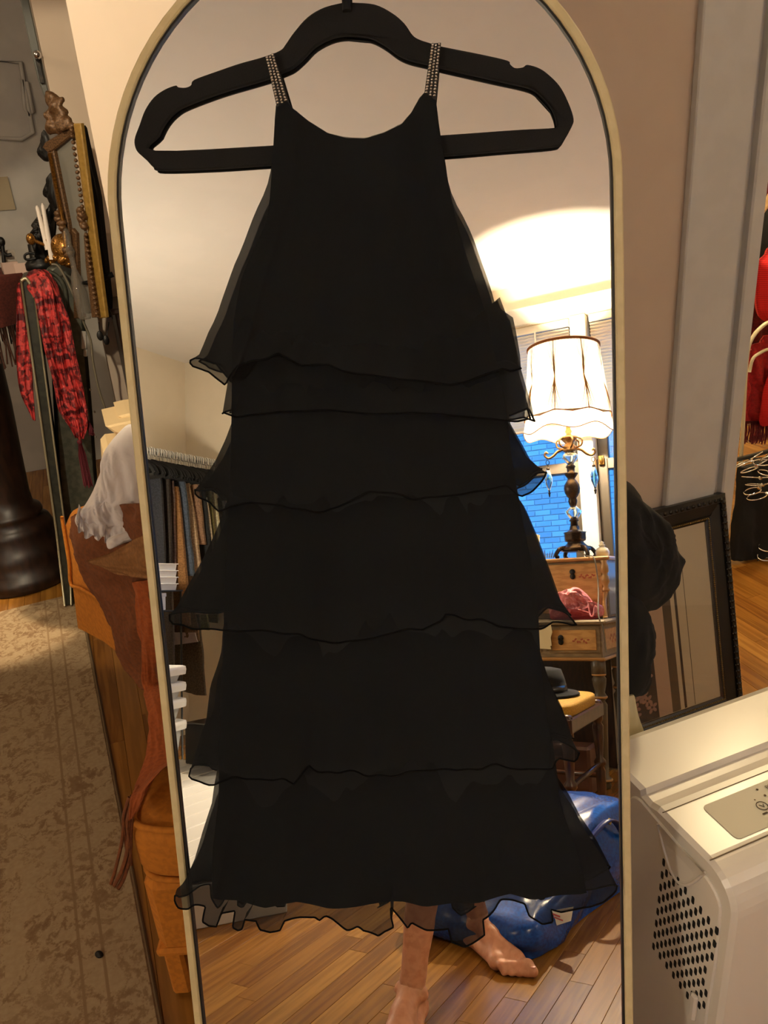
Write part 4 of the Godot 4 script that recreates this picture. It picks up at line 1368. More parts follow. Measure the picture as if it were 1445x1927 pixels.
func build_chairs() -> void:
	var m := MB.new()
	var root := thing("velvet_armchair", "ochre velvet armchair in the archway with the brown suede jacket thrown over it", "armchair", Vector3(0.05, 0, -1.8))
	var rt := Vector3(0.36, 0, 0.93)
	solid(m, loc(p3([-131,706,-1851,-121,722,-1828,-107,740,-1790,-21,817,-1570,36,858,-1420,35,820,-1423,14,670,-1477,-8,521,-1535,-32,371,-1598,-61,385,-1671,-99,380,-1769,-148,356,-1896,-172,342,-1959,-164,420,-1937,-147,557,-1894]), root), rt, 0.34, 0.025, true)
	obj("upholstered_body", m, M.ochre, root)
	m = MB.new()
	m.tube(loc(smooth3(p3([-124,721,-1814,-129,666,-1827,-136,591,-1844,-146,524,-1872,-125,536,-1815,-91,545,-1728,-56,546,-1638]), 4), root), 0.004, 6)
	obj("piping", m, M.ochre, root)
	for q in [Vector3(0.04, 0, -0.13), Vector3(0.30, 0, -0.2), Vector3(0.12, 0, 0.08), Vector3(0.34, 0, 0.02)]:
		m = MB.new()
		m.tube([q + Vector3(0, 0.005, 0), q + Vector3(0, 0.5, 0)], [0.014, 0.022], 10)
		obj("leg", m, M.dark_wood, root)
	# footstool, turned like the mirror
	root = thing("velvet_footstool", "ochre velvet footstool with a piped box cushion beside the lower left of the mirror", "footstool", Vector3(-0.112, 0, -1.10))
	root.rotation.y = -0.36
	m = MB.new()
	cushion(m, Vector3(0.22, 0.355, -0.14), Vector3(0.44, 0.115, 0.28), 0.03)
	obj("box_cushion", m, M.ochre, root)
	m = MB.new()
	for y in [0.412, 0.298]:
		var ring := []
		for k in 40:
			var a := TAU * k / 40.0
			var c := Vector2(signf(cos(a)) * pow(absf(cos(a)), 0.34), signf(sin(a)) * pow(absf(sin(a)), 0.34))
			ring.append(Vector3(0.22 + c.x * 0.214, y, -0.14 + c.y * 0.134))
		m.tube(ring, 0.006, 6, true)
	obj("piping", m, M.ochre, root)
	m = MB.new()
	m.box(Vector3(0.218, 0.21, -0.137), Vector3(0.418, 0.18, 0.262), Basis.IDENTITY, 0.02)
	m.box(Vector3(0.218, 0.125, -0.137), Vector3(0.424, 0.018, 0.268), Basis.IDENTITY, 0.006)
	obj("base", m, M.ochre, root)
	for q in [Vector3(0.032, 0, -0.03), Vector3(0.40, 0, -0.03), Vector3(0.032, 0, -0.245), Vector3(0.40, 0, -0.245)]:
		m = MB.new()
		m.box(q + Vector3(0, 0.062, 0), Vector3(0.036, 0.115, 0.036), Basis.IDENTITY, 0.006)
		obj("leg", m, M.ochre, root)
	# brown suede jacket with fringe
	root = thing("suede_jacket", "rust brown suede jacket with long fringe draped from the armchair to the footstool", "jacket", q3([-62,500,-1600]))
	m = MB.new()
	loft(m, [loc(p3([-98,761,-1694,-53,812,-1576,-2,858,-1444,46,896,-1322]), root), loc(p3([-118,682,-1745,-62,737,-1600,-5,790,-1452,49,844,-1314]), root), loc(p3([-103,612,-1705,-50,674,-1570,1,728,-1436,43,778,-1327]), root), loc(p3([-76,552,-1636,-34,604,-1527,7,653,-1421,34,686,-1353]), root), loc(p3([-70,443,-1619,-34,491,-1528,2,537,-1436,25,572,-1374]), root), loc(p3([-36,410,-1533,-23,417,-1498,0,444,-1440,21,473,-1384]), root)], 40, 70, 0.006, 9.0, Vector3(-0.9, 0.1, 0.4), 8, 0.006)
	obj("body_panel", m, M.suede_dark, root)
	m = MB.new()
	loft(m, [loc(p3([-6,706,-1424,13,729,-1375,32,747,-1326,44,759,-1294]), root), loc(p3([-8,641,-1430,6,658,-1394,22,677,-1351,38,695,-1311]), root), loc(p3([-15,554,-1447,-2,572,-1415,13,593,-1375,29,612,-1333]), root), loc(p3([-28,467,-1440,-12,472,-1440,9,473,-1440,37,469,-1440]), root), loc(p3([-30,455,-1370,-8,470,-1370,14,475,-1370,40,474,-1370]), root), loc(p3([-39,427,-1300,-19,432,-1300,3,429,-1300,26,423,-1300]), root), loc(p3([-66,423,-1220,-38,431,-1220,-10,438,-1220,20,436,-1220]), root), loc(p3([-81,459,-1130,-67,462,-1130,-42,487,-1130,-14,500,-1130]), root), loc(p3([-88,440,-1100,-82,444,-1100,-69,468,-1100,-52,493,-1100]), root)], 36, 100, 0.005, 8.0, Vector3(-0.7, 0.2, 0.7), 18, 0.006)
	obj("sleeve", m, M.suede, root)
	m = MB.new()
	loft(m, [loc(p3([-87,696,-1595,-30,765,-1447,12,827,-1340,46,870,-1250]), root), loc(p3([-67,705,-1542,-20,749,-1422,22,800,-1313,45,830,-1255]), root), loc(p3([-34,716,-1458,-2,741,-1375,23,759,-1310,39,769,-1270]), root)], 24, 30, 0.004, 5.0, Vector3(-0.9, 0.1, 0.4), 28, 0.005)
	obj("lapel", m, M.suede_mid, root)
	var r := RandomNumberGenerator.new()
	r.seed = 12
	for fpts in [p3([-80,455,-1137,-94,428,-1132,-105,402,-1127,-114,375,-1122,-134,331,-1114,-145,311,-1110]), p3([-83,452,-1125,-96,407,-1117,-106,370,-1111,-123,336,-1104,-140,314,-1100]), p3([-82,442,-1124,-95,396,-1115,-104,359,-1109,-121,324,-1102,-135,307,-1099]), p3([-84,454,-1137,-101,421,-1130,-106,381,-1124,-108,361,-1121]), p3([-77,455,-1126,-95,422,-1119,-101,378,-1112,-106,341,-1106])]:
		m = MB.new()
		m.tube(loc(smooth3(fpts, 4), root), 0.0042, 6, false, 0.6)
		obj("fringe_strip", m, M.suede_dark, root)
	# white ruffled petticoat and cream cloths on the armchair
	root = thing("folded_cloth", "stack of folded cream cloth with pointed corners above the white petticoat", "cloth", q3([48,896,-1720]))
	m = MB.new()
	solid(m, loc(p3([10,940,-1700,36,942,-1700,79,943,-1700,118,924,-1700,111,883,-1700,25,922,-1700]), root), Vector3.RIGHT, 0.16, 0.004)
	solid(m, loc(p3([39,947,-1740,60,949,-1740,93,948,-1740,125,936,-1740,122,918,-1740,50,933,-1740]), root), Vector3.RIGHT, 0.14, 0.004)
	solid(m, loc(p3([-6,885,-1700,6,895,-1700,45,892,-1700,110,880,-1700,86,745,-1700,-23,769,-1700]), root), Vector3.RIGHT, 0.12, 0.01)
	obj("folds", m, M.cream_cloth, root)
	root = thing("white_petticoat", "crumpled white ruffled petticoat piled on the ochre armchair left of the mirror", "petticoat", q3([-3,741,-1600]))
	m = MB.new()
	pillow(m, loc(p3([57,989,-1500,32,979,-1500,11,960,-1500,1,945,-1500,-10,916,-1500,-27,887,-1500,-51,854,-1500,-69,840,-1500,-78,826,-1500,-76,810,-1500,-67,797,-1500,-47,785,-1500,-19,774,-1500,15,768,-1500,54,761,-1500,83,761,-1500,107,870,-1500,100,958,-1500]), root), Vector3(-0.3, 0.2, 0.93).normalized(), 0.07, 0.08, 0.016, 5, 26, 16.0, Vector3(1.8, 0.35, 0.6))
	obj("skirt", m, M.white_cloth, root)
	m = MB.new()
	var hem := smooth3(loc(p3([-74,846,-1440,-71,833,-1440,-63,820,-1440,-47,812,-1440,-33,809,-1440,-29,797,-1440,-18,796,-1440,2,800,-1440,21,800,-1440,35,790,-1440,55,792,-1440]), root), 6)
	var ruf := [[], [], [], []]
	for k in hem.size():
		var w := sin(k * 0.9) * 0.005 + sin(k * 2.1) * 0.003
		ruf[0].append(hem[k] + Vector3(0.008, 0.022, -0.022))
		ruf[1].append(hem[k] + Vector3(0.002, 0.012, 0.0))
		ruf[2].append(hem[k] + Vector3(-0.002 + w * 0.3, 0.002, 0.006 + w))
		ruf[3].append(hem[k] + Vector3(-0.003 + w * 0.4, -0.009 + sin(k * 0.9) * 0.003, 0.002 - w * 0.9))
	m.grid(ruf, true)
	obj("ruffle", m, M.white_cloth, root)
	m = MB.new()
	pillow(m, loc(p3([-29,803,-1430,3,809,-1430,28,807,-1430,38,796,-1430,24,790,-1430,-5,786,-1430,-30,780,-1430,-35,789,-1430]), root), Vector3(-0.3, 0.2, 0.93).normalized(), 0.018, 0.01, 0.006, 9, 10, 20.0)
	obj("tie_end", m, M.white_cloth, root)

func cushion(m: MB, c: Vector3, s: Vector3, r: float) -> void:
	# a plump box with rounded edges
	var rows := []
	var n := 18
	for i in n + 1:
		var th := PI * i / n
		var y := signf(cos(th)) * pow(absf(cos(th)), 0.35)
		var ry := pow(sin(th), 0.22)
		var row := []
		for j in 48:
			var a := TAU * j / 48.0
			var cx := signf(cos(a)) * pow(absf(cos(a)), 0.32)
			var cz := signf(sin(a)) * pow(absf(sin(a)), 0.32)
			var puff := 1.0 + 0.10 * (1.0 - cx * cx) * (1.0 - cz * cz) * absf(y)
			row.append(c + Vector3(cx * ry * s.x * 0.5, y * s.y * 0.5 * puff, -cz * ry * s.z * 0.5))
		rows.append(row)
	m.grid(rows, true, true)

func build_right() -> void:
	var m: MB
	var root: Node3D
	# ---- air purifier
	root = thing("air_purifier", "white plastic air purifier with a slotted side grille at the lower right", "air purifier", Vector3(0.607, 0, -0.66))
	var W := 0.46
	var prof := PackedVector2Array()   # side outline in (z, y), front to the right
	for p in [Vector2(-0.15, 0.0), Vector2(0.14, 0.0), Vector2(0.145, 0.02)]: prof.append(p)
	for i in 9:
		var a := PI * 0.5 * i / 8.0
		prof.append(Vector2(0.09 + 0.055 * cos(a), 0.495 + 0.055 * sin(a)))
	prof.append(Vector2(0.008, 0.550)); prof.append(Vector2(-0.005, 0.5495))
	for p in [Vector2(-0.02, 0.545), Vector2(-0.034, 0.5465), Vector2(-0.037, 0.556), Vector2(-0.13, 0.556)]: prof.append(p)
	for p in [Vector2(-0.148, 0.545), Vector2(-0.15, 0.52)]: prof.append(p)
	m = MB.new()
	m.prism(prof, W, Transform3D(Basis(Vector3(0, 0, 1), Vector3(0, 1, 0), Vector3(-1, 0, 0)), Vector3(W, 0, 0)), 0.006)
	obj("housing", m, M.white_plastic, root)
	# side panel, proud by a hair and rounded at the top
	var side := PackedVector2Array()
	for p in [Vector2(-0.062, 0.01), Vector2(0.118, 0.01), Vector2(0.128, 0.40)]: side.append(p)
	for i in 7:
		var a := PI * 0.5 * i / 6.0
		side.append(Vector2(0.085 + 0.04 * cos(a), 0.487 + 0.035 * sin(a)))
	for i in 6:
		var a := PI * 0.5 * (1.0 + i / 5.0)
		side.append(Vector2(-0.035 + 0.025 * cos(a), 0.515 + 0.022 * sin(a)))
	m = MB.new()
	var sx := Transform3D(Basis(Vector3(0, 0, 1), Vector3(0, 1, 0), Vector3(-1, 0, 0)), Vector3(0.003, 0, 0))
	m.prism(side, 0.006, sx, 0.002)
	var panel := obj("side_panel", m, M.white_plastic, root)
	# scooped handle
	m = MB.new()
	var rows := []
	for i in 13:
		var t := i / 12.0
		var row := []
		for j in 7:
			var s := j / 6.0
			var zz := lerpf(0.004, 0.093, t)
			var dip := sin(PI * t) * 0.062
			var yy := 0.532 - s * dip - 0.004
			var inset := sin(PI * s) * 0.010 * sin(PI * t)
			row.append(Vector3(-0.0036 - 0.002 * (1.0 - s) + inset * 0.25, yy, zz))
		rows.append(row)
	m.grid(rows, true)
	obj("handle_scoop", m, M.white_plastic_shade, panel)
	m = MB.new()
	var rim := []
	for i in 17:
		var t := i / 16.0
		rim.append(Vector3(-0.0035, 0.5285 - sin(PI * t) * 0.062, lerpf(0.003, 0.094, t)))
	m.tube(rim, 0.0022, 6)
	obj("handle_rim", m, M.white_plastic, panel)
	# slots
	m = MB.new()
	m.tube([Vector3(0, 0.0040, 0), Vector3(0, -0.0040, 0)], 0.0033, 8)
	m.ball(Vector3(0, 0.0040, 0), Vector3.ONE * 0.0033, Basis.IDENTITY, 8, 6)
	m.ball(Vector3(0, -0.0040, 0), Vector3.ONE * 0.0033, Basis.IDENTITY, 8, 6)
	var slot := m.done()
	var o0 := Vector2(0.020, 0.473)
	var ea := Vector2(0.103, -0.018) / 7.0
	var eb := Vector2(-0.005, -0.174) / 7.0
	for i in 15:
		for j in 15:
			if (i + j) % 2: continue
			var u := i * 0.5
			var v := j * 0.5
			if u > 7.0 or v > 7.0 or (u > 6.2 and v > 2.2 and v < 4.2 and int(u * 2) % 2 == 0) or u + v > 13.4: continue
			var p := o0 + ea * u + eb * v
			var s := put("grille_slot", slot, M.slot_black, panel)
			s.position = Vector3(-0.0026, p.y, p.x)
			s.scale = Vector3(0.3, 1.0, 1.0)
	# lid seams and control panel
	m = MB.new()
	m.box(Vector3(W * 0.5, 0.5502, 0.006), Vector3(W, 0.0006, 0.0012))
	m.box(Vector3(W * 0.5, 0.5500, 0.096), Vector3(W, 0.0012, 0.0012))
	obj("lid_seam", m, M.seam, root)
	m = MB.new()
	var cpo := PackedVector2Array()
	for c in [[Vector2(0.062, 0.028), 1.0, 1.5], [Vector2(0.36, 0.028), 1.5, 2.0], [Vector2(0.36, 0.078), 0.0, 0.5], [Vector2(0.062, 0.078), 0.5, 1.0]]:
		for i in 5:
			var a: float = PI * lerpf(c[1], c[2], i / 4.0)
			cpo.append(c[0] + Vector2(cos(a), sin(a)) * 0.008)
	m.prism(cpo, 0.0012, Transform3D(Basis(Vector3(1, 0, 0), Vector3(0, 0, 1), Vector3(0, -1, 0)), Vector3(0, 0.5512, 0)), 0.0003)
	var ctl := obj("control_panel", m, M.control, root)
	m = MB.new()
	for q in p3([734,551,-618,752,552,-618,751,552,-631]): m.ball(q - root.position, Vector3(0.0018, 0.0003, 0.0018), Basis.IDENTITY, 8, 4)
	obj("indicator_dots", m, M.print_brown, ctl)
	m = MB.new()
	var bc := q3([734,552,-605]) - root.position
	var ring := []
	for k in 24: ring.append(bc + Vector3(cos(TAU * k / 24.0) * 0.0075, 0, sin(TAU * k / 24.0) * 0.0075))
	m.tube(ring, 0.0005, 5, true)
	m.tube([bc + Vector3(-0.003, 0, -0.003), bc + Vector3(0.001, 0, 0.003), bc + Vector3(0.003, 0, -0.002)], 0.0005, 5)
	obj("button_ring", m, M.print_brown, ctl)
	m = MB.new()
	m.box(q3([727,552,-593]) - root.position, Vector3(0.008, 0.0004, 0.0022))
	obj("button_caption", m, M.print_brown, ctl)
	var tm := TextMesh.new()
	var sf := SystemFont.new()
	sf.font_names = PackedStringArray(["Droid Sans"])
	tm.font = sf
	tm.text = "BREATHE"
	tm.font_size = 16
	tm.pixel_size = 0.0005
	tm.depth = 0.0004
	var tx := put("panel_lettering", tm, M.print_brown, ctl)
	tx.transform = Transform3D(Basis(Vector3(1, 0, 0), Vector3(0, 0, -1), Vector3(0, 1, 0)), q3([768,552,-628]) - root.position + Vector3(0.012, 0.0003, 0))
	m = MB.new()
	m.box(Vector3(-0.006, 0.285, 0.104), Vector3(0.008, 0.05, 0.012), Basis.IDENTITY, 0.003)
	obj("latch_tab", m, M.white_plastic, panel)
	# ---- leaning framed print
	build_frame()
	# ---- black garment behind the mirror
	root = thing("black_garment", "black fleece garment hanging over the back of the mirror on its right", "garment", q3([761,738,-920]))
	m = MB.new()
	pillow(m, loc(p3([587,977,-920,642,976,-920,717,935,-920,740,902,-920,767,874,-920,791,840,-920,812,795,-920,827,768,-920,823,744,-920,814,706,-920,793,683,-920,773,682,-920,712,692,-920,657,785,-920,607,888,-920]), root), Vector3(0.3, 0.1, 0.95).normalized(), 0.05, 0.03, 0.016, 6, 16, 9.0, Vector3(1.5, 0.6, 1))
	obj("hood", m, M.black_fleece, root)
	m = MB.new()
	pillow(m, loc(p3([673,771,-900,731,746,-900,748,702,-900,758,659,-900,761,606,-900,759,574,-900,766,546,-900,757,533,-900,732,539,-900,689,548,-900,663,677,-900]), root), Vector3(0.3, 0.1, 0.95).normalized(), 0.04, 0.03, 0.012, 16, 14, 9.0, Vector3(1.5, 0.5, 1))
	obj("sleeve", m, M.black_fleece, root)
	m = MB.new()
	pillow(m, loc(p3([789,664,-970,813,647,-970,823,611,-970,833,569,-970,832,546,-970,823,523,-970,803,521,-970,782,602,-970]), root), Vector3(0.3, 0.1, 0.95).normalized(), 0.03, 0.03, 0.01, 26, 12, 9.0)
	obj("pocket", m, M.black_fleece, root)
	# ---- cream rolled sheet under it
	root = thing("cream_roll", "rolled cream sheet standing between the mirror and the framed print", "paper roll", q3([728,447,-860]))
	m = MB.new()
	loft(m, [loc(p3([692,573,-860,704,573,-860,716,574,-860,720,568,-860]), root), loc(p3([686,547,-850,701,541,-850,715,545,-850,722,536,-850]), root), loc(p3([681,502,-840,699,495,-840,720,503,-840,736,483,-840]), root), loc(p3([686,411,-840,708,402,-840,737,425,-840,756,406,-840]), root)], 16, 30, 0.0, 1.0, Vector3(0, 0, 1), 1, 0.003)
	obj("sheet", m, M.cream_paper, root)
	build_closet()

func build_frame() -> void:
	var base := Vector3(1.426, 0.0, -1.285)
	var top := Vector3(1.425, 0.582, -1.43)
	var up := (top - base).normalized()
	var H := 0.598
	var root := thing("framed_print", "framed print in an ornate black moulding leaning against the wall behind the air purifier", "picture", base)
	root.transform = Transform3D(Basis(Vector3(1, 0, 0), up, Vector3(1, 0, 0).cross(up)), base)
	# x runs left (negative) from the right outer edge, y up the leaning face
	var WD := 0.90
	var t := 0.062
	var c := [Vector2(-WD, 0), Vector2(0, 0), Vector2(0, H), Vector2(-WD, H)]
	var inn := [Vector2(-WD + t, t), Vector2(-t, t), Vector2(-t, H - t), Vector2(-WD + t, H - t)]
	var prof := [[0.0, -0.012], [0.0, 0.014], [0.12, 0.021], [0.30, 0.021], [0.34, 0.014], [0.78, 0.009], [0.80, 0.012], [1.0, 0.006], [1.0, -0.012]]
	for k in 4:
		var m := MB.new()
		var rows := []
		for p in prof:
			var a: Vector2 = c[k].lerp(inn[k], p[0])
			var b: Vector2 = c[(k + 1) % 4].lerp(inn[(k + 1) % 4], p[0])
			rows.append([Vector3(a.x, a.y, p[1]), Vector3(b.x, b.y, p[1])])
		m.grid(rows, false)
		m.fan([rows[0][0], rows[1][0], rows[2][0], rows[3][0], rows[4][0], rows[5][0], rows[6][0], rows[7][0], rows[8][0]])
		m.fan([rows[0][1], rows[1][1], rows[2][1], rows[3][1], rows[4][1], rows[5][1], rows[6][1], rows[7][1], rows[8][1]])
		var rail := obj("rail", m, M.black_frame, root)
		m = MB.new()
		var a2: Vector2 = c[k].lerp(inn[k], 0.2)
		var b2: Vector2 = c[(k + 1) % 4].lerp(inn[(k + 1) % 4], 0.2)
		var n := int(a2.distance_to(b2) / 0.017)
		for i in n:
			var p := a2.lerp(b2, (i + 0.5) / n)
			m.ball(Vector3(p.x, p.y, 0.019), Vector3(0.0062, 0.0062, 0.006), Basis.IDENTITY, 7, 5)
			m.ball(Vector3(p.x, p.y, 0.015) + Vector3(-0.007, 0, 0.004) * (1 if k == 1 else -1) * (1 if k % 2 else 0), Vector3(0.003, 0.004, 0.004), Basis.IDENTITY, 6, 4)
		var bead := obj("leaf_beading", m, M.black_gloss, rail)
		bead.set_meta("kind", "stuff")
		m = MB.new()
		a2 = c[k].lerp(inn[k], 0.88)
		b2 = c[(k + 1) % 4].lerp(inn[(k + 1) % 4], 0.88)
		n = int(a2.distance_to(b2) / 0.0055)
		for i in n:
			var p := a2.lerp(b2, (i + 0.5) / n)
			m.ball(Vector3(p.x, p.y, 0.0095), Vector3(0.0026, 0.0026, 0.0028), Basis.IDENTITY, 5, 4)
		bead = obj("gilt_beading", m, M.frame_gilt, rail)
		bead.set_meta("kind", "stuff")
	var m := MB.new()
	m.box(Vector3(-WD * 0.5, H * 0.5, 0.0), Vector3(WD - 2 * t + 0.006, H - 2 * t + 0.006, 0.004))
	obj("mount_card", m, M.mount, root)
	# ruled lines and printed bands, inwards from the card's edge
	var bands := [[0.143, 0.1445, "line_thin"], [0.170, 0.177, "line_dark"], [0.190, 0.216, "band"], [0.216, 0.258, "pink_border"], [0.258, 0.2595, "line_dark"], [0.2595, 0.45, "picture"]]
	var z := 0.0022
	for b in bands:
		m = MB.new()
		var o: float = b[0]
		var i2: float = b[1]
		var yb := t + 0.002
		var yt := H - o
		if b[2] == "picture":
			m.box(Vector3(-WD * 0.5, (yb + yt) * 0.5, z), Vector3(WD - 2 * o, yt - yb, 0.0006))
		else:
			for s in [-1, 1]:
				m.box(Vector3(-WD * 0.5 + s * (WD * 0.5 - (o + i2) * 0.5), (yb + yt) * 0.5, z), Vector3(i2 - o, yt - yb, 0.0004))
			m.box(Vector3(-WD * 0.5, H - (o + i2) * 0.5, z), Vector3(WD - 2 * i2, i2 - o, 0.0004))
		obj({"line_thin": "ruled_line", "line_dark": "ruled_line", "band": "printed_band", "pink_border": "printed_border", "picture": "printed_picture"}[b[2]], m, {"line_thin": M.print_brown, "line_dark": M.print_dark, "band": M.print_band, "pink_border": M.print_pink, "picture": M.print_dark}[b[2]], root)
		z += 0.0003
	# blossoms of the print
	var r := RandomNumberGenerator.new()
	r.seed = 4
	m = MB.new()
	var leaves := MB.new()
	for k in 26:
		var p := Vector3(-0.27 - r.randf() * 0.12, 0.075 + r.randf() * 0.13, z + 0.0006)
		for f in 5:
			var a := TAU * f / 5.0 + k
			m.ball(p + Vector3(cos(a), sin(a), 0) * 0.010, Vector3(0.008, 0.005, 0.0006), Basis.from_euler(Vector3(0, 0, a)), 8, 4)
	for k in 8:
		var p := Vector3(-0.27 - r.randf() * 0.05, 0.20 + r.randf() * 0.12, z + 0.0006)
		leaves.ball(p, Vector3(0.011, 0.006, 0.0006), Basis.from_euler(Vector3(0, 0, k * 1.9)), 8, 4)
	var fl := obj("printed_blossoms", m, M.print_blossom, root)
	fl.set_meta("kind", "stuff")
	fl = obj("printed_leaves", leaves, M.print_leaf, root)
	fl.set_meta("kind", "stuff")
	m = MB.new()
	m.box(Vector3(-WD * 0.5, H * 0.5, 0.0075), Vector3(WD - 2 * t, H - 2 * t, 0.0015))
	obj("glazing", m, M.pane, root)

func build_closet() -> void:
	var m: MB
	var root := thing("clothes_rail", "cream painted metal clothes rail with a rounded end in the next room", "clothes rail", q3([2129,31,-2000]))
	m = MB.new()
	var rp := p3([2070,337,-2000,2060,496,-2000,2046,684,-2000,2046,765,-2000,2063,803,-2000,2091,827,-2000,2125,840,-2000,2198,841,-2000,2318,825,-2000])
	m.tube(loc(smooth3(rp, 5), root), 0.0065, 8)
	m.tube(loc([rp[0], Vector3(rp[0].x, 0.004, rp[0].z)], root), 0.0065, 8)
	m.tube(loc(smooth3(p3([2093,671,-2030,2101,714,-2030,2130,731,-2030,2176,739,-2030,2295,733,-2030]), 4), root), 0.0055, 8)
	obj("tube_frame", m, M.cream_metal, root)
	m = MB.new()
	m.tube(loc(p3([2075,1441,-2060,2200,1458,-2060,2508,1482,-2060]), root), 0.012, 10)
	obj("hanging_bar", m, M.cream_metal, root)
	root = thing("wooden_hanger", "pale wooden clothes hanger above the red knitted top in the next room", "hanger", q3([2171,1223,-2100]))
	m = MB.new()
	m.tube(loc(smooth3(p3([2130,1171,-2100,2153,1198,-2100,2182,1238,-2100,2229,1282,-2100,2294,1294,-2100]), 4), root), 0.016, 8, false, 0.5)
	obj("bar", m, M.pale_wood, root)
	m = MB.new()
	m.tube(loc(smooth3(p3([2134,1265,-2100,2154,1280,-2100,2204,1300,-2100,2269,1308,-2100]), 4), root), 0.013, 8, false, 0.5)
	obj("back_bar", m, M.pale_wood, root)
	root = thing("black_coat", "black coat shoulder hanging behind the red knitted top in the next room", "coat", q3([2297,1076,-2200]))
	m = MB.new()
	pillow(m, loc(p3([2238,993,-2200,2241,1098,-2200,2252,1149,-2200,2280,1181,-2200,2398,1188,-2200,2487,967,-2200,2456,858,-2200,2303,876,-2200]), root), Vector3(0, 0, 1), 0.05, 0.04, 0.012, 3, 12, 8.0)
	obj("shoulder", m, M.black_cloth, root)
	root = thing("red_knit_top", "bright red ribbed knit top hanging in the next room at the right edge", "knit top", q3([2175,941,-2060]))
	m = MB.new()
	pillow(m, loc(p3([2105,1014,-2060,2119,1039,-2060,2139,1053,-2060,2158,1078,-2060,2263,1101,-2060,2353,991,-2060,2359,830,-2060,2266,813,-2060,2189,823,-2060,2154,835,-2060,2135,855,-2060,2119,903,-2060]), root), Vector3(0, 0, 1), 0.05, 0.04, 0.004, 3, 18, 8.0)
	obj("knit_body", m, M.red_knit, root)
	root = thing("crimson_dress", "dark crimson dress panel hanging behind the red knit top in the next room", "dress", q3([2368,786,-2250]))
	m = MB.new()
	loft(m, [loc(p3([2244,1367,-2250,2303,1364,-2250,2422,1357,-2250,2520,1351,-2250]), root), loc(p3([2257,951,-2250,2344,941,-2250,2472,927,-2250,2604,912,-2250]), root), loc(p3([2284,476,-2250,2392,457,-2250,2558,429,-2250,2702,405,-2250]), root)], 40, 40, 0.008, 30.0, Vector3(0, 0, 1), 7, 0.006)
	obj("panel", m, M.crimson, root)
	root = thing("fringed_red_shawl", "red fringed shawl hanging below the knit top inside the cream rail", "shawl", q3([2250,531,-2120]))
	m = MB.new()
	loft(m, [loc(p3([2165,719,-2120,2218,749,-2120,2311,773,-2120,2483,788,-2120]), root), loc(p3([2174,583,-2120,2243,582,-2120,2344,576,-2120,2527,557,-2120]), root), loc(p3([2182,451,-2120,2265,436,-2120,2370,417,-2120,2561,383,-2120]), root)], 40, 40, 0.009, 26.0, Vector3(0, 0, 1), 2, 0.004)
	obj("drape", m, M.red_shawl, root)
	m = MB.new()
	var a0 := q3([2171,463,-2110]) - root.position
	var b0 := q3([2547,396,-2110]) - root.position
	var r := RandomNumberGenerator.new()
	r.seed = 9
	for k in 120:
		var p := a0.lerp(b0, k / 119.0)
		m.tube([p, p + Vector3(r.randf_range(-0.006, 0.006), -0.035, r.randf_range(0, 0.01)), p + Vector3(r.randf_range(-0.008, 0.008), -0.07 - r.randf() * 0.02, 0.004)], 0.0022, 4)
	var fo := obj("fringe", m, M.crimson, root)
	fo.set_meta("kind", "stuff")
	root = thing("red_beaded_piece", "orange red patterned cloth patch showing at the right edge in the shawl", "cloth", q3([2249,538,-2090]))
	m = MB.new()
	pillow(m, loc(p3([2234,441,-2090,2227,522,-2090,2235,599,-2090,2275,651,-2090,2377,635,-2090,2416,417,-2090,2311,431,-2090]), root), Vector3(0, 0, 1), 0.02, 0.01, 0.006, 13, 10, 14.0)
	obj("fold", m, M.red_knit, root)
	# row of black clothes below
	var labels := ["long black garment at the left end of the lower row in the next room", "long black garment second in the lower row in the next room", "long black garment at the right of the lower row in the next room"]
	for k in 3:
		root = thing("black_garment_on_rail", labels[k], "garment", Vector3(2.115 + k * 0.10, 0.0, -1.955 - k * 0.03), 0.0, "black clothes on the lower rail")
		m = MB.new()
		var x0 := -0.085
		loft(m, [[Vector3(x0, 0.36, 0), Vector3(0, 0.38, 0.03), Vector3(0.12, 0.40, 0)], [Vector3(x0 - 0.01, 0.2, 0.01), Vector3(0, 0.2, 0.05), Vector3(0.12, 0.2, 0.01)], [Vector3(x0 - 0.015, 0.012, 0.02), Vector3(0, 0.008, 0.06), Vector3(0.13, 0.012, 0.02)]], 24, 30, 0.008, 11.0, Vector3(0, 0, 1), 30 + k, 0.02)
		obj("cloth", m, M.black_cloth, root)
	root = thing("lower_rail", "black lower rail carrying chrome clip hangers in the next room", "rail", q3([2024,416,-1900]))
	m = MB.new()
	m.tube(loc(p3([1915,423,-1900,1978,422,-1900,2092,426,-1900,2307,423,-1900]), root), 0.008, 8)
	m.tube(loc([q3([2307,423,-1900]), Vector3(q3([2307,423,-1900]).x, 0.004, -1.9)], root), 0.008, 8)
	obj("bar", m, M.black_iron, root)
	var proto := thing("chrome_hanger", "topmost chrome clip hanger of the bunch on the lower rail", "hanger", q3([2004,408,-1890]), 0.0, "chrome clip hangers on the lower rail")
	m = MB.new()
	var loop := []
	for k in 20:
		var a := TAU * k / 20.0
		loop.append(Vector3(cos(a) * 0.034, sin(a) * 0.011, sin(a) * 0.02))
	m.tube(loop, 0.0022, 6, true)
	m.tube([Vector3(0.034, 0, 0), Vector3(0.08, 0.012, 0.01)], 0.0022, 6)
	obj("wire", m, M.chrome, proto)
	m = MB.new()
	m.box(Vector3(0.034, 0.0, 0.002), Vector3(0.010, 0.010, 0.012), Basis.IDENTITY, 0.002)
	obj("clip", m, M.chrome, proto)
	var spots := p3([1961,407,-1890,1997,379,-1890,2010,349,-1890,2028,318,-1890,2022,296,-1890,2045,272,-1890,2054,394,-1890,2070,353,-1890,2120,58,-1890,2128,22,-1890,2125,-8,-1890])
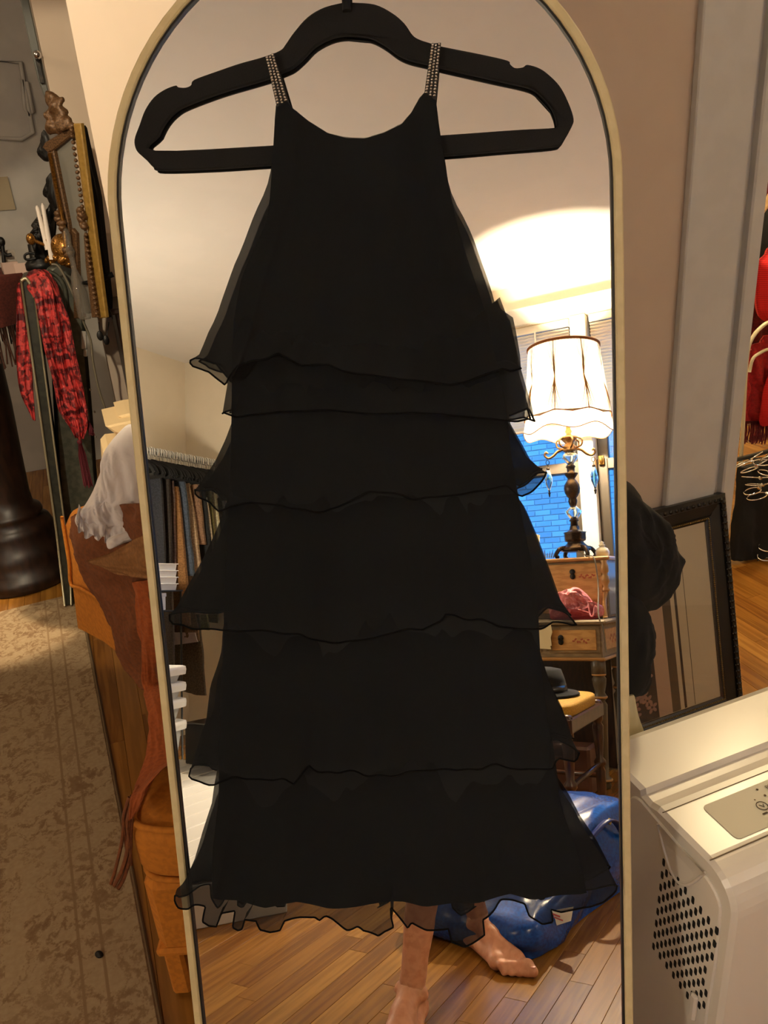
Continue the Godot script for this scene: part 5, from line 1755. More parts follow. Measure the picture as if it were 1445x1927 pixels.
	var hl := ["chrome clip hanger farthest left of the bunch on the lower rail", "chrome clip hanger second from the top of the bunch on the lower rail", "chrome clip hanger third from the top of the bunch on the lower rail", "chrome clip hanger near the bottom of the bunch on the lower rail", "chrome clip hanger fifth down in the bunch on the lower rail", "lowest chrome clip hanger of the bunch on the lower rail", "chrome clip hanger at the top right of the bunch on the lower rail", "chrome clip hanger at the right edge beside the bunch", "upper chrome clip hanger of the three near the floor", "middle chrome clip hanger of the three near the floor", "lowest chrome clip hanger just above the white cord"]
	for k in spots.size():
		dup(proto, "chrome_hanger", hl[k], Transform3D(Basis.from_euler(Vector3(0.1 * k, 0.25 * sin(k * 2.0), 0.25 * cos(k * 1.3))), spots[k]))
	root = thing("extension_lead", "white electric lead lying along the floor under the black clothes in the next room", "cord", q3([2120,5,-2014]))
	m = MB.new()
	m.tube(loc(smooth3(p3([2070,6,-2040,2109,6,-2034,2125,6,-2003,2119,6,-1956,2138,6,-1930,2163,6,-1905,2191,6,-1860]), 5), root), 0.0055, 7)
	obj("flex", m, M.white_plastic, root)

func build_back() -> void:
	build_desk()
	build_lamp()
	build_rack()
	build_stool()
	build_bag()

func build_desk() -> void:
	var m: MB
	var root := thing("writing_desk", "antique desk with painted drawers and turned legs under the window", "desk", Vector3(-0.63, 0, 2.38))
	var L := -0.42
	var R := 0.42
	m = MB.new()
	m.box(Vector3(0, 0.675, 0.0), Vector3(0.83, 0.155, 0.44), Basis.IDENTITY, 0.004)
	obj("apron", m, M.desk_frame, root)
	m = MB.new()
	m.box(Vector3(0, 0.765, -0.005), Vector3(0.89, 0.022, 0.48), Basis.IDENTITY, 0.008)
	obj("desk_top", m, M.desk_top, root)
	m = MB.new()
	m.box(Vector3(0, 0.592, -0.002), Vector3(0.86, 0.016, 0.46), Basis.IDENTITY, 0.006)
	obj("lower_moulding", m, M.desk_gold, root)
	m = MB.new()
	m.box(Vector3(-0.02, 0.30, 0.19), Vector3(0.74, 0.58, 0.016), Basis.IDENTITY, 0.003)
	obj("back_panel", m, M.dark_wood, root)
	# side panel
	m = MB.new()
	m.box(Vector3(0.417, 0.68, 0), Vector3(0.008, 0.10, 0.34), Basis.IDENTITY, 0.003)
	var sp := obj("side_panel", m, M.desk_panel, root)
	m = MB.new()
	for k in 9:
		m.ball(Vector3(0.4225, 0.68 + 0.016 * sin(k * 2.1), -0.08 + k * 0.02), Vector3(0.0008, 0.007, 0.010), Basis.from_euler(Vector3(k * 0.8, 0, 0)), 7, 4)
	var pt := obj("painted_sprig", m, M.paint_red, sp)
	pt.set_meta("kind", "stuff")
	for dx in [-0.275, 0.0, 0.285]:
		m = MB.new()
		m.box(Vector3(dx, 0.682, -0.222), Vector3(0.245, 0.122, 0.010), Basis.IDENTITY, 0.003)
		var fr := obj("drawer", m, M.desk_frame, root)
		m = MB.new()
		m.box(Vector3(dx, 0.682, -0.229), Vector3(0.215, 0.096, 0.008), Basis.IDENTITY, 0.003)
		obj("drawer_front", m, M.desk_panel, fr)
		m = MB.new()
		m.ball(Vector3(dx - 0.06, 0.694, -0.236), Vector3(0.014, 0.013, 0.006))
		m.ball(Vector3(dx - 0.06, 0.673, -0.237), Vector3(0.013, 0.014, 0.006))
		m.tube([Vector3(dx - 0.07, 0.69, -0.243), Vector3(dx - 0.06, 0.665, -0.249), Vector3(dx - 0.05, 0.69, -0.243)], 0.003, 6)
		obj("pull", m, M.black_iron, fr)
		m = MB.new()
		for k in 8:
			m.ball(Vector3(dx + 0.0 + k * 0.010, 0.678 + 0.008 * sin(k * 1.9), -0.2335), Vector3(0.007, 0.004, 0.0008), Basis.from_euler(Vector3(0, 0, k * 0.9)), 7, 4)
		pt = obj("painted_sprig", m, M.paint_red, fr)
		pt.set_meta("kind", "stuff")
	for sx in [-1, 1]:
		for sz in [-1, 1]:
			m = MB.new()
			m.lathe([0, 0, 22, 0, 26, 14, 20, 28, 30, 36, 30, 44, 17, 58, 20, 160, 27, 300, 31, 380, 20, 398, 30, 410, 30, 422, 22, 436, 30, 470, 33, 500, 24, 516, 34, 524, 34, 590, 0, 590], Transform3D(Basis.IDENTITY, Vector3(sx * 0.385, 0, sz * 0.195)), 18)
			var lg := obj("leg", m, M.desk_leg, root)
			m = MB.new()
			for y in [0.040, 0.416, 0.52]:
				m.lathe([0, y * 1000 - 5, 32, y * 1000 - 5, 34, y * 1000, 32, y * 1000 + 5, 0, y * 1000 + 5], Transform3D(Basis.IDENTITY, Vector3(sx * 0.385, 0, sz * 0.195)), 18)
			var band := obj("gilt_bands", m, M.desk_gold, lg)
			band.set_meta("kind", "stuff")
	# upper drawers
	m = MB.new()
	m.box(Vector3(0, 0.92, 0.10), Vector3(0.82, 0.288, 0.25), Basis.IDENTITY, 0.004)
	var up := obj("upper_case", m, M.desk_frame, root)
	m = MB.new()
	m.box(Vector3(0, 1.07, 0.095), Vector3(0.87, 0.018, 0.29), Basis.IDENTITY, 0.006)
	obj("shelf_top", m, M.desk_gold, up)
	m = MB.new()
	m.box(Vector3(0.411, 0.92, 0.10), Vector3(0.006, 0.26, 0.22), Basis.IDENTITY, 0.002)
	obj("side_panel", m, M.desk_side, up)
	for dx in [-0.27, 0.235]:
		m = MB.new()
		m.box(Vector3(dx, 0.925, -0.028), Vector3(0.31 if dx > 0 else 0.44, 0.245, 0.012), Basis.IDENTITY, 0.003)
		var fr := obj("upper_drawer", m, M.desk_panel, root)
		m = MB.new()
		m.ball(Vector3(dx + 0.01, 1.008, -0.038), Vector3(0.015, 0.014, 0.006))
		m.ball(Vector3(dx + 0.01, 0.985, -0.038), Vector3(0.014, 0.015, 0.006))
		obj("pull", m, M.black_iron, fr)
		m = MB.new()
		for k in 10:
			m.ball(Vector3(dx + 0.045 + k * 0.008, 0.99 - 0.008 + 0.008 * sin(k * 1.7), -0.0345), Vector3(0.007, 0.004, 0.0008), Basis.from_euler(Vector3(0, 0, k * 1.1)), 7, 4)
		pt = obj("painted_sprig", m, M.paint_red, fr)
		pt.set_meta("kind", "stuff")
	for s in [-1, 1]:
		m = MB.new()
		m.lathe([0, 905, 18, 905, 20, 915, 12, 930, 22, 950, 22, 975, 12, 990, 20, 1002, 22, 1030, 14, 1045, 20, 1058, 0, 1060], Transform3D(Basis.IDENTITY, Vector3(s * 0.405, 0, -0.035)), 14)
		obj("turned_post", m, M.desk_gold, root)
		m = MB.new()
		m.tube(smooth3([Vector3(s * 0.405, 0.905, -0.035), Vector3(s * 0.398, 0.87, -0.05), Vector3(s * 0.402, 0.83, -0.075), Vector3(s * 0.408, 0.778, -0.09)], 5), 0.012, 8)
		obj("scroll_bracket", m, M.desk_gold, root)
	# on the desk
	root = thing("perfume_jar", "small cream lidded jar beside the lamp foot on the desk shelf", "jar", Vector3(-0.255, 1.079, 2.45))
	m = MB.new()
	m.lathe([0, 0, 26, 0, 34, 10, 36, 24, 28, 42, 14, 50, 13, 54], Transform3D.IDENTITY, 20)
	obj("jar_body", m, M.cream_china, root)
	m = MB.new()
	m.lathe([0, 54, 15, 54, 17, 60, 9, 66, 12, 74, 0, 80], Transform3D.IDENTITY, 16)
	obj("lid", m, M.cream_china, root)
	root = thing("pink_garment", "crumpled pink satin garment lying on the desk in front of the drawers", "garment", Vector3(-0.34, 0.777, 2.25))
	m = MB.new()
	pillow(m, loc([Vector3(-0.48, 0.778, 2.26), Vector3(-0.485, 0.86, 2.25), Vector3(-0.45, 0.90, 2.24), Vector3(-0.40, 0.915, 2.24), Vector3(-0.34, 0.93, 2.24), Vector3(-0.29, 0.895, 2.24), Vector3(-0.25, 0.84, 2.24), Vector3(-0.22, 0.835, 2.25), Vector3(-0.225, 0.79, 2.25), Vector3(-0.30, 0.778, 2.25), Vector3(-0.4, 0.778, 2.26)], root), Vector3(0.1, 0.3, -0.95).normalized(), 0.05, 0.03, 0.05, 5, 20, 13.0)
	obj("heap", m, M.pink_satin, root)
	m = MB.new()
	pillow(m, loc([Vector3(-0.46, 0.778, 2.2), Vector3(-0.46, 0.82, 2.2), Vector3(-0.42, 0.84, 2.19), Vector3(-0.36, 0.825, 2.19), Vector3(-0.30, 0.82, 2.19), Vector3(-0.25, 0.80, 2.19), Vector3(-0.24, 0.78, 2.2), Vector3(-0.35, 0.776, 2.2)], root), Vector3(0, 0.3, -0.95).normalized(), 0.03, 0.02, 0.02, 15, 14, 14.0)
	obj("dark_lining", m, M.pink_dark, root)
	m = MB.new()
	m.tube(loc(smooth3([Vector3(-0.275, 0.86, 2.19), Vector3(-0.265, 0.80, 2.17), Vector3(-0.25, 0.795, 2.17), Vector3(-0.24, 0.84, 2.18), Vector3(-0.225, 0.80, 2.18)], 5), root), 0.004, 6)
	obj("strap", m, M.pink_satin, root)
	var labels := ["cream paper slip hanging over the desk edge, the larger of the two", "cream paper slip hanging over the desk edge, the smaller torn one"]
	for k in 2:
		root = thing("paper_slip", labels[k], "paper", q3([-492,696,2130]) if k == 0 else q3([-458,709,2125]), 0.0, "paper slips on the desk")
		m = MB.new()
		var pp := p3([-543,727,2130,-481,736,2130,-465,696,2130,-450,640,2130,-521,645,2130,-537,696,2130]) if k == 0 else p3([-482,747,2125,-444,756,2125,-439,721,2125,-448,696,2125,-445,658,2125,-466,651,2125,-474,696,2125])
		solid(m, loc(pp, root), Vector3.LEFT, 0.002)
		obj("sheet", m, M.cream_paper, root)
	root = thing("parcel_card", "upright cream card standing at the back of the desk shelf by the window", "card", q3([-634,1152,2500]))
	m = MB.new()
	solid(m, loc(p3([-684,1207,2500,-629,1226,2500,-598,1216,2500,-609,1122,2500,-675,1115,2500]), root), Vector3.LEFT, 0.02, 0.001)
	obj("card_body", m, M.cream_paper, root)
	root = thing("dried_sprig", "small grey dried plant sprigs at the left end of the desk shelf", "plant", q3([-533,1088,2420]))
	for k in 7:
		m = MB.new()
		var a := -0.6 + k * 0.2
		m.tube([Vector3(0.01 * k - 0.03, 0, 0), Vector3(0.01 * k - 0.03 + sin(a) * 0.03, 0.03 + 0.006 * (k % 3), 0.004 * (k % 2))], [0.004, 0.0008], 5)
		obj("sprig", m, M.grey_leaf, root)

func build_lamp() -> void:
	var m: MB
	var at := Vector3(-0.39, 1.079, 2.45)
	var root := thing("table_lamp", "tall ornate bronze table lamp with a lit gathered cream shade and hanging crystals", "lamp", at)
	# foot
	m = MB.new()
	m.lathe([0, 34, 60, 34, 78, 40, 74, 52, 58, 64, 44, 78, 40, 84, 52, 90, 54, 100, 54, 126, 58, 134, 40, 138, 26, 150, 22, 168, 0, 170], Transform3D.IDENTITY, 28, 0.05, 8)
	obj("foot_block", m, M.bronze, root)
	for k in 4:
		var a := TAU * (k + 0.5) / 4.0
		m = MB.new()
		var d := Vector3(cos(a), 0, sin(a))
		m.tube(smooth3([d * 0.05 + Vector3(0, 0.055, 0), d * 0.09 + Vector3(0, 0.05, 0), d * 0.115 + Vector3(0, 0.02, 0), d * 0.105 + Vector3(0, 0.006, 0)], 4), 0.011, 8)
		m.ball(d * 0.108 + Vector3(0, 0.009, 0), Vector3(0.012, 0.009, 0.012))
		obj("scroll_foot", m, M.bronze, root)
	# stem pieces from the foot up
	m = MB.new()
	m.lathe([0, 168, 20, 168, 18, 190, 26, 194, 22, 200, 0, 202], Transform3D.IDENTITY, 18)
	m.lathe([0, 268, 14, 268, 18, 276, 24, 296, 20, 312, 28, 320, 38, 340, 42, 362, 38, 384, 26, 402, 18, 412, 22, 420, 34, 436, 36, 442, 20, 446, 20, 470, 26, 476, 16, 490, 0, 492], Transform3D.IDENTITY, 24)
	obj("stem", m, M.bronze, root)
	m = MB.new()
	m.lathe([0, 198, 18, 200, 46, 240, 18, 270, 0, 272], Transform3D.IDENTITY, 9)
	obj("lower_crystal", m, M.crystal_clear, root)
	m = MB.new()
	m.lathe([0, 486, 16, 488, 40, 520, 44, 534, 20, 556, 0, 558], Transform3D.IDENTITY, 9)
	obj("upper_crystal", m, M.crystal_clear, root)
	m = MB.new()
	m.lathe([0, 556, 30, 556, 36, 566, 28, 574, 34, 584, 26, 592, 20, 600, 40, 622, 46, 634, 20, 640, 12, 650, 18, 664, 12, 676, 10, 700, 0, 702], Transform3D.IDENTITY, 24)
	obj("crown", m, M.bronze_gilt, root)
	m = MB.new()
	for k in 6:
		var a := TAU * k / 6.0
		var d := Vector3(cos(a), 0, sin(a))
		m.tube(smooth3([d * 0.03 + Vector3(0, 0.575, 0), d * 0.062 + Vector3(0, 0.585, 0), d * 0.068 + Vector3(0, 0.615, 0), d * 0.045 + Vector3(0, 0.628, 0)], 4), 0.005, 6)
	obj("crown_scrolls", m, M.bronze_gilt, root)
	for k in 2:
		var a := PI * k + 0.27
		var d := Vector3(cos(a), 0, sin(a))
		m = MB.new()
		m.tube(smooth3([d * 0.03 + Vector3(0, 0.57, 0), d * 0.06 + Vector3(0, 0.562, 0), d * 0.085 + Vector3(0, 0.54, 0), d * 0.11 + Vector3(0, 0.53, 0), d * 0.128 + Vector3(0, 0.545, 0), d * 0.122 + Vector3(0, 0.562, 0), d * 0.112 + Vector3(0, 0.555, 0)], 5), [0.007, 0.007, 0.007, 0.007, 0.007, 0.007, 0.007, 0.007, 0.007, 0.007, 0.007, 0.007, 0.006, 0.006, 0.006, 0.006, 0.006, 0.006, 0.006, 0.006, 0.006, 0.006, 0.006, 0.006, 0.006, 0.006, 0.006, 0.006, 0.005, 0.005, 0.005], 8)
		var arm := obj("arm", m, M.bronze_gilt, root)
		m = MB.new()
		var p := d * 0.116 + Vector3(0, 0.53, 0)
		var ring := []
		for i in 14: ring.append(p + Vector3(cos(TAU * i / 14.0) * 0.009, -0.022 + sin(TAU * i / 14.0) * 0.012, 0))
		m.tube(ring, 0.002, 5, true)
		m.tube([p + Vector3(0, -0.034, 0), p + Vector3(0, -0.05, 0)], 0.0022, 5)
		m.lathe([0, -206, 3, -204, 5, -190, 8, -184, 3, -178, 6, -170, 0, -168], Transform3D(Basis.IDENTITY, p), 8)
		m.lathe([0, -62, 8, -62, 9, -54, 3, -48, 0, -48], Transform3D(Basis.IDENTITY, p), 8)
		obj("pendant_mount", m, M.bronze, arm)
		m = MB.new()
		m.lathe([0, -170, 6, -168, 20, -128, 19, -100, 8, -62, 0, -60], Transform3D(Basis.IDENTITY, p), 7)
		obj("pendant_crystal", m, M.crystal_blue, arm)
	# harp and bulb
	m = MB.new()
	m.lathe([0, 790, 14, 792, 24, 812, 30, 842, 24, 868, 10, 880, 0, 882], Transform3D.IDENTITY, 16)
	obj("bulb", m, M.bulb, root)
	m = MB.new()
	m.tube([Vector3(0, 0.70, 0), Vector3(0, 0.79, 0)], 0.014, 10)
	for s in [-1, 1]:
		m.tube(smooth3([Vector3(s * 0.014, 0.74, 0), Vector3(s * 0.06, 0.82, 0), Vector3(s * 0.05, 0.95, 0), Vector3(0, 1.09, 0)], 5), 0.0025, 6)
	obj("socket_harp", m, M.brass, root)
	# shade
	var sh := MB.new()
	var rows := []
	var n := 192
	for i in 17:
		var t := i / 16.0
		var row := []
		for j in n:
			var a := TAU * j / n
			var seam := absf(fposmod(a * 8.0 / TAU + 0.5, 1.0) - 0.5) * 2.0       # 0 at a tie, 1 between
			var r := lerpf(0.183, 0.222, t)
			var pinch := exp(-pow((t - 0.52) / 0.16, 2.0)) * exp(-pow(seam / 0.16, 2.0))
			r -= 0.016 * pinch + 0.004 * exp(-pow(seam / 0.05, 2.0))
			r += 0.0016 * sin(a * 72.0)
			var y := lerpf(1.115, 0.732, t)
			if i == 16: y += 0.016 * (1.0 - seam) - 0.006
			row.append(Vector3(cos(a) * r, y, sin(a) * r))
		rows.append(row)
	sh.grid(rows, true, true)
	var shade := obj("lamp_shade", sh, M.shade, root)
	m = MB.new()
	var ring2 := []
	var ring3 := []
	for j in 96:
		var a := TAU * j / 96.0
		ring2.append(Vector3(cos(a) * 0.184, 1.113, sin(a) * 0.184))
		var seam := absf(fposmod(a * 8.0 / TAU + 0.5, 1.0) - 0.5) * 2.0
		ring3.append(Vector3(cos(a) * 0.2235, 0.732 + 0.016 * (1.0 - seam) - 0.006, sin(a) * 0.2235))
	m.tube(ring2, 0.008, 6, true)
	m.tube(ring3, 0.003, 6, true)
	obj("braid_trim", m, M.braid, shade)
	m = MB.new()
	for k in 8:
		var a := TAU * k / 8.0
		for sy in [-1.0, 1.0]:
			for q in [-0.16, -0.09, -0.04, 0.04, 0.09, 0.16]:
				var y0 := 0.917
				var y1: float = 0.917 + sy * (0.19 if absf(q) < 0.1 else 0.15)
				var r0 := 0.1925
				var r1: float = lerpf(0.222, 0.183, (y1 - 0.732) / 0.383)
				var path := []
				for i in 7:
					var t := i / 6.0
					var aa: float = a + q * pow(t, 1.4)
					var rr := lerpf(r0, r1, t) + 0.0035
					if absf(q) > 0.03: rr = lerpf(lerpf(0.222, 0.183, (lerpf(y0, y1, t) - 0.732) / 0.383) - 0.016 * (1.0 - t), r1, t) + 0.003
					path.append(Vector3(cos(aa) * rr, lerpf(y0, y1, t), sin(aa) * rr))
				m.tube(path, [0.0030, 0.0026, 0.0022, 0.0018, 0.0014, 0.001, 0.0006], 5, false, 0.6)
		var sp := []
		for i in 12:
			var t := i / 11.0
			var rr := lerpf(0.222, 0.183, t) - 0.016 * exp(-pow((t - 0.48) / 0.16, 2.0)) - 0.003
			sp.append(Vector3(cos(a) * (rr + 0.001), lerpf(0.735, 1.11, t), sin(a) * (rr + 0.001)))
		m.tube(sp, 0.0022, 5)
	var gf := obj("gathered_folds", m, M.shade_fold, shade)
	gf.set_meta("kind", "stuff")
	m = MB.new()
	rows = []
	for i in 8:
		var t := i / 7.0
		var row := []
		for j in n:
			var a := TAU * j / n
			var lobe := 0.5 + 0.5 * cos(a * 6.0 + 0.8)
			var y := lerpf(0.74, 0.668 - 0.028 * lobe, t)
			var r := lerpf(0.215, 0.232, t) + 0.0012 * sin(a * 60.0)
			row.append(Vector3(cos(a) * r, y, sin(a) * r))
		rows.append(row)
	m.grid(rows, true, true)
	obj("scalloped_liner", m, M.shade_liner, root)
	m = MB.new()
	m.tube(rows[7], 0.0022, 5, true)
	obj("liner_edge", m, M.braid, root)
	# lead
	m = MB.new()
	m.tube(smooth3([Vector3(0.03, 0.035, -0.06), Vector3(0.08, 0.006, -0.1), Vector3(0.13, -0.01, -0.155), Vector3(0.15, -0.14, -0.19), Vector3(0.17, -0.28, -0.30), Vector3(0.19, -0.34, -0.31), Vector3(0.20, -0.45, -0.32)], 6), 0.003, 6)
	obj("lead", m, M.lead, root)

func build_rack() -> void:
	var m: MB
	var X := -2.9
	var root := thing("garment_rack", "long black garment rack along the left wall packed with hangers", "garment rack", Vector3(X, 0, 2.1))
	m = MB.new()
	m.tube([Vector3(0, 1.868, -0.75), Vector3(0, 1.868, 0.56)], 0.012, 10)
	obj("rail", m, M.black_iron, root)
	for z in [-0.74, 0.55]:
		m = MB.new()
		m.tube([Vector3(0, 0.03, z), Vector3(0, 1.868, z)], 0.013, 10)
		m.tube([Vector3(-0.25, 0.015, z), Vector3(0.25, 0.015, z)], 0.013, 10)
		obj("upright", m, M.black_iron, root)
	# hangers
	var proto := thing("hanger_on_rack", "black velvet hanger with a chrome hook in the packed row on the garment rack", "hanger", Vector3(X, 1.868, 1.80), 0.0, "black velvet hangers on the rack")
	m = MB.new()
	m.tube([Vector3(0, -0.058, 0), Vector3(0, -0.01, 0.0), Vector3(0.014, 0.004, 0), Vector3(0.016, 0.018, 0), Vector3(0.008, 0.030, 0), Vector3(-0.006, 0.031, 0), Vector3(-0.014, 0.02, 0)], 0.0042, 6)
	m.box(Vector3(0, 0.004, 0), Vector3(0.036, 0.042, 0.007), Basis.IDENTITY, 0.002)
	m.box(Vector3(0, -0.036, 0), Vector3(0.016, 0.034, 0.006), Basis.IDENTITY, 0.002)
	obj("hook", m, M.chrome_dull, proto)
	m = MB.new()
	m.tube(smooth3([Vector3(-0.2, -0.17, 0), Vector3(-0.17, -0.125, 0), Vector3(-0.06, -0.075, 0), Vector3(0, -0.055, 0), Vector3(0.06, -0.075, 0), Vector3(0.17, -0.125, 0), Vector3(0.2, -0.17, 0)], 3), 0.012, 6, false, 0.35, Vector3(0, 0, 1))
	m.tube([Vector3(-0.2, -0.175, 0), Vector3(0.2, -0.175, 0)], 0.009, 6, false, 0.4, Vector3(0, 0, 1))
	obj("hanger_body", m, M.velvet, proto)
	var r := RandomNumberGenerator.new()
	r.seed = 14
	for k in 47:
		var z := 1.817 + k * 0.0165 + r.randf_range(-0.002, 0.002)
		dup(proto, "hanger_on_rack", "black velvet hanger with a chrome hook in the packed row on the garment rack", Transform3D(Basis.from_euler(Vector3(0, r.randf_range(-0.12, 0.12), 0)), Vector3(X + r.randf_range(-0.004, 0.004), 1.868 + r.randf_range(-0.003, 0.003), z)))
	# clothes: z, colour, top y, bottom y, half width at top and bottom, label
	var list := [
		[1.90, "navy", 1.70, 1.06, 0.16, 0.20, "navy blue garment at the near end of the rack", "jacket"],
		[1.955, "pinstripe", 1.69, 0.50, 0.17, 0.20, "dark brown pinstriped trousers next to the navy garment on the rack", "trousers"],
		[2.00, "mauve", 1.68, 1.12, 0.15, 0.17, "dull mauve garment between the pinstriped trousers and the orange tan one", "garment"],
		[2.045, "orange", 1.65, 0.80, 0.14, 0.235, "orange tan suede garment hanging on the rack", "garment"],
		[2.10, "denim", 1.69, 1.10, 0.15, 0.22, "faded blue denim garment on the rack beside the orange tan one", "jeans"],
		[2.165, "beige", 1.70, 0.86, 0.12, 0.25, "beige garment hanging in front of the denim on the rack", "garment"],
		[2.215, "pattern", 1.68, 1.30, 0.16, 0.20, "beige and brown patterned garment on the rack", "garment"],
		[2.26, "black", 1.67, 1.14, 0.17, 0.22, "black garment in the middle of the rack with a white lining below", "garment"],
		[2.285, "ivory", 1.60, 0.95, 0.16, 0.235, "ivory garment edge showing beside the black one on the rack", "garment"],
		[2.33, "olive", 1.66, 0.80, 0.17, 0.21, "olive green garment next to the cream one on the rack", "garment"],
		[2.37, "cream", 1.65, 0.92, 0.16, 0.24, "cream linen garment right of the olive one on the rack", "garment"],
		[2.46, "grey", 1.62, 1.20, 0.17, 0.2, "grey garment beyond the cream one on the rack", "garment"],
		[2.54, "red", 1.55, 1.20, 0.17, 0.2, "red garment at the far end of the rack", "garment"],
		[2.14, "brown_satin", 0.98, 0.70, 0.15, 0.21, "brown skirt with a shiny satin hem low on the rack", "skirt"],
		[2.24, "green", 1.05, 0.76, 0.15, 0.2, "pale green garment hem low on the rack", "garment"],
		[2.20, "taupe", 1.0, 0.36, 0.16, 0.20, "long taupe trousers reaching lowest on the rack", "trousers"],
	]
	for g in list:
		root = thing("hung_garment", g[6], g[7], Vector3(X, 0, g[0]), 0.0, "clothes hanging on the rack")
		m = MB.new()
		var lines := []
		for i in 5:
			var t := i / 4.0
			var w: float = lerpf(g[4], g[5], pow(t, 0.8))
			var y: float = lerpf(g[2], g[3], t)
			var ln := []
			for j in 7:
				var s := j / 6.0 * 2.0 - 1.0
				ln.append(Vector3(w * s, y + (0.012 * cos(s * 3.0) if i == 4 else 0.0), 0.012 * cos(s * 5.0 + g[0] * 9.0) * t))
			lines.append(ln)
		loft(m, lines, 40, 24, 0.006, 16.0 + 7.0 * sin(g[0] * 50.0), Vector3(0, 0, -1), int(g[0] * 1000), 0.014)
		var body := obj("cloth", m, M["cl_" + g[1]], root)
		if g[1] == "brown_satin":
			m = MB.new()
			loft(m, [[Vector3(-0.2, 0.74, -0.012), Vector3(0, 0.745, -0.016), Vector3(0.208, 0.74, -0.012)], [Vector3(-0.21, 0.71, -0.014), Vector3(0, 0.70, -0.02), Vector3(0.222, 0.70, -0.014)], [Vector3(-0.215, 0.675, -0.016), Vector3(0, 0.665, -0.022), Vector3(0.232, 0.685, -0.016)]], 30, 10, 0.005, 20.0, Vector3(0, 0, -1), 3, 0.004)
			obj("satin_hem", m, M.satin, body)
		m = MB.new()
		for s in [-0.6, 0.6]:
			m.box(Vector3(s * g[4], g[2] + 0.008, 0), Vector3(0.014, 0.03, 0.02), Basis.IDENTITY, 0.003)
		for s in [0.0]: m.tube([Vector3(-0.6 * g[4], g[2] + 0.02, 0), Vector3(0.6 * g[4], g[2] + 0.02, 0)], 0.003, 6)
		obj("clip_bar", m, M.chrome_dull, root)
	# shelf with white trays at the near end
	root = thing("wire_shelf", "black wire shelf stand at the near end of the garment rack carrying white trays", "shelf", Vector3(-2.60, 0, 1.56))
	for y in [0.885, 0.995]:
		m = MB.new()
		m.box(Vector3(0, y, 0), Vector3(0.3, 0.008, 0.42), Basis.IDENTITY, 0.002)
		obj("shelf_board", m, M.black_iron, root)
	for q in [Vector3(-0.14, 0, -0.2), Vector3(0.14, 0, -0.2), Vector3(-0.14, 0, 0.2), Vector3(0.14, 0, 0.2)]:
		m = MB.new()
		m.tube([q, q + Vector3(0, 1.0, 0)], 0.006, 6)
		obj("post", m, M.black_iron, root)
	var tl := ["top", "second", "third", "bottom"]
	var src: Node3D = null
	for k in 4:
		var lb := "white plastic tray on the wire shelf, %s of its stack of four" % tl[3 - k]
		var at := Vector3(-2.56, 1.0 + k * 0.037, 1.58)
		if src == null:
			src = thing("plastic_tray", lb, "tray", at, 0.0, "white trays on the wire shelf")
			m = MB.new()
			var poly := PackedVector2Array([Vector2(-0.085, 0.0), Vector2(0.085, 0.0), Vector2(0.095, 0.035), Vector2(-0.095, 0.035)])
			m.prism(poly, 0.32, Transform3D(Basis.IDENTITY, Vector3(0, 0, -0.16)), 0.003)
			obj("tray_body", m, M.bin_white, src)
			m = MB.new()
			m.box(Vector3(0, 0.034, 0), Vector3(0.204, 0.005, 0.33), Basis.IDENTITY, 0.002)
			obj("tray_rim", m, M.bin_white, src)
		else:
			dup(src, "plastic_tray", lb, Transform3D(Basis.IDENTITY, at))
	root = thing("white_carton", "white carton on the lower board of the wire shelf under the trays", "carton", Vector3(-2.56, 0.89, 1.555))
	m = MB.new()
	m.box(Vector3(0, 0.049, 0), Vector3(0.14, 0.096, 0.24), Basis.IDENTITY, 0.003)
	obj("body", m, M.bin_white, root)
	m = MB.new()
	m.box(Vector3(0, 0.085, 0), Vector3(0.146, 0.022, 0.246), Basis.IDENTITY, 0.002)
	obj("lid", m, M.bin_white, root)
	# low slatted platform
	root = thing("slatted_platform", "low white slatted platform on the floor under the stacked bins", "platform", Vector3(-1.62, 0, 0.72))
	for k in 12:
		m = MB.new()
		m.box(Vector3(-0.61 + k * 0.11, 0.13, 0), Vector3(0.1096, 0.022, 1.5), Basis.IDENTITY, 0.002)
		obj("slat", m, M.white_paint, root)
		m = MB.new()
		m.tube([Vector3(-0.61 + k * 0.11 + 0.049, 0.14, -0.75), Vector3(-0.61 + k * 0.11 + 0.049, 0.14, 0.75)], 0.004, 6)
		obj("slat_lip", m, M.white_paint, root)
	for z in [-0.6, 0.0, 0.6]:
		m = MB.new()
		m.box(Vector3(0, 0.06, z), Vector3(1.28, 0.116, 0.05), Basis.IDENTITY, 0.004)
		obj("bearer", m, M.white_paint, root)
	root = thing("white_board", "plain white board standing on edge on the floor at the lower left of the mirror", "board", Vector3(-0.92, 0, 0.215))
	root.rotation.y = 0.68
	m = MB.new()
	m.box(Vector3(0, 0.06, 0), Vector3(0.012, 0.12, 0.50), Basis.IDENTITY, 0.003)
	obj("panel", m, M.white_paint, root)
	# bins
	src = null
	for k in 4:
		var lb: String = "clear plastic storage bin with a white lid, %s of the stack" % ["lowest and deepest", "second from the bottom", "third from the bottom", "topmost"][k]
		var h: float = [0.205, 0.075, 0.075, 0.075][k]
		var y: float = [0.143, 0.376, 0.452, 0.528][k]
		root = thing("storage_bin", lb, "storage bin", Vector3(-2.13, y, 1.03), 0.0, "stacked storage bins")
		m = MB.new()
		var rows := []
		for q in [[0.0, 0.82], [0.06, 0.86], [0.5, 0.90], [0.9, 0.95], [1.0, 0.96]]:
			var row := []
			for j in 40:
				var a := TAU * j / 40.0
				var cx := signf(cos(a)) * pow(absf(cos(a)), 0.3)
				var cz := signf(sin(a)) * pow(absf(sin(a)), 0.3)
				row.append(Vector3(cx * 0.15 * q[1], h * q[0], cz * 0.28 * q[1]))
			rows.append(row)
		m.grid(rows, true, true)
		m.fan(rows[0])
		obj("bin_body", m, M.bin_clear, root)
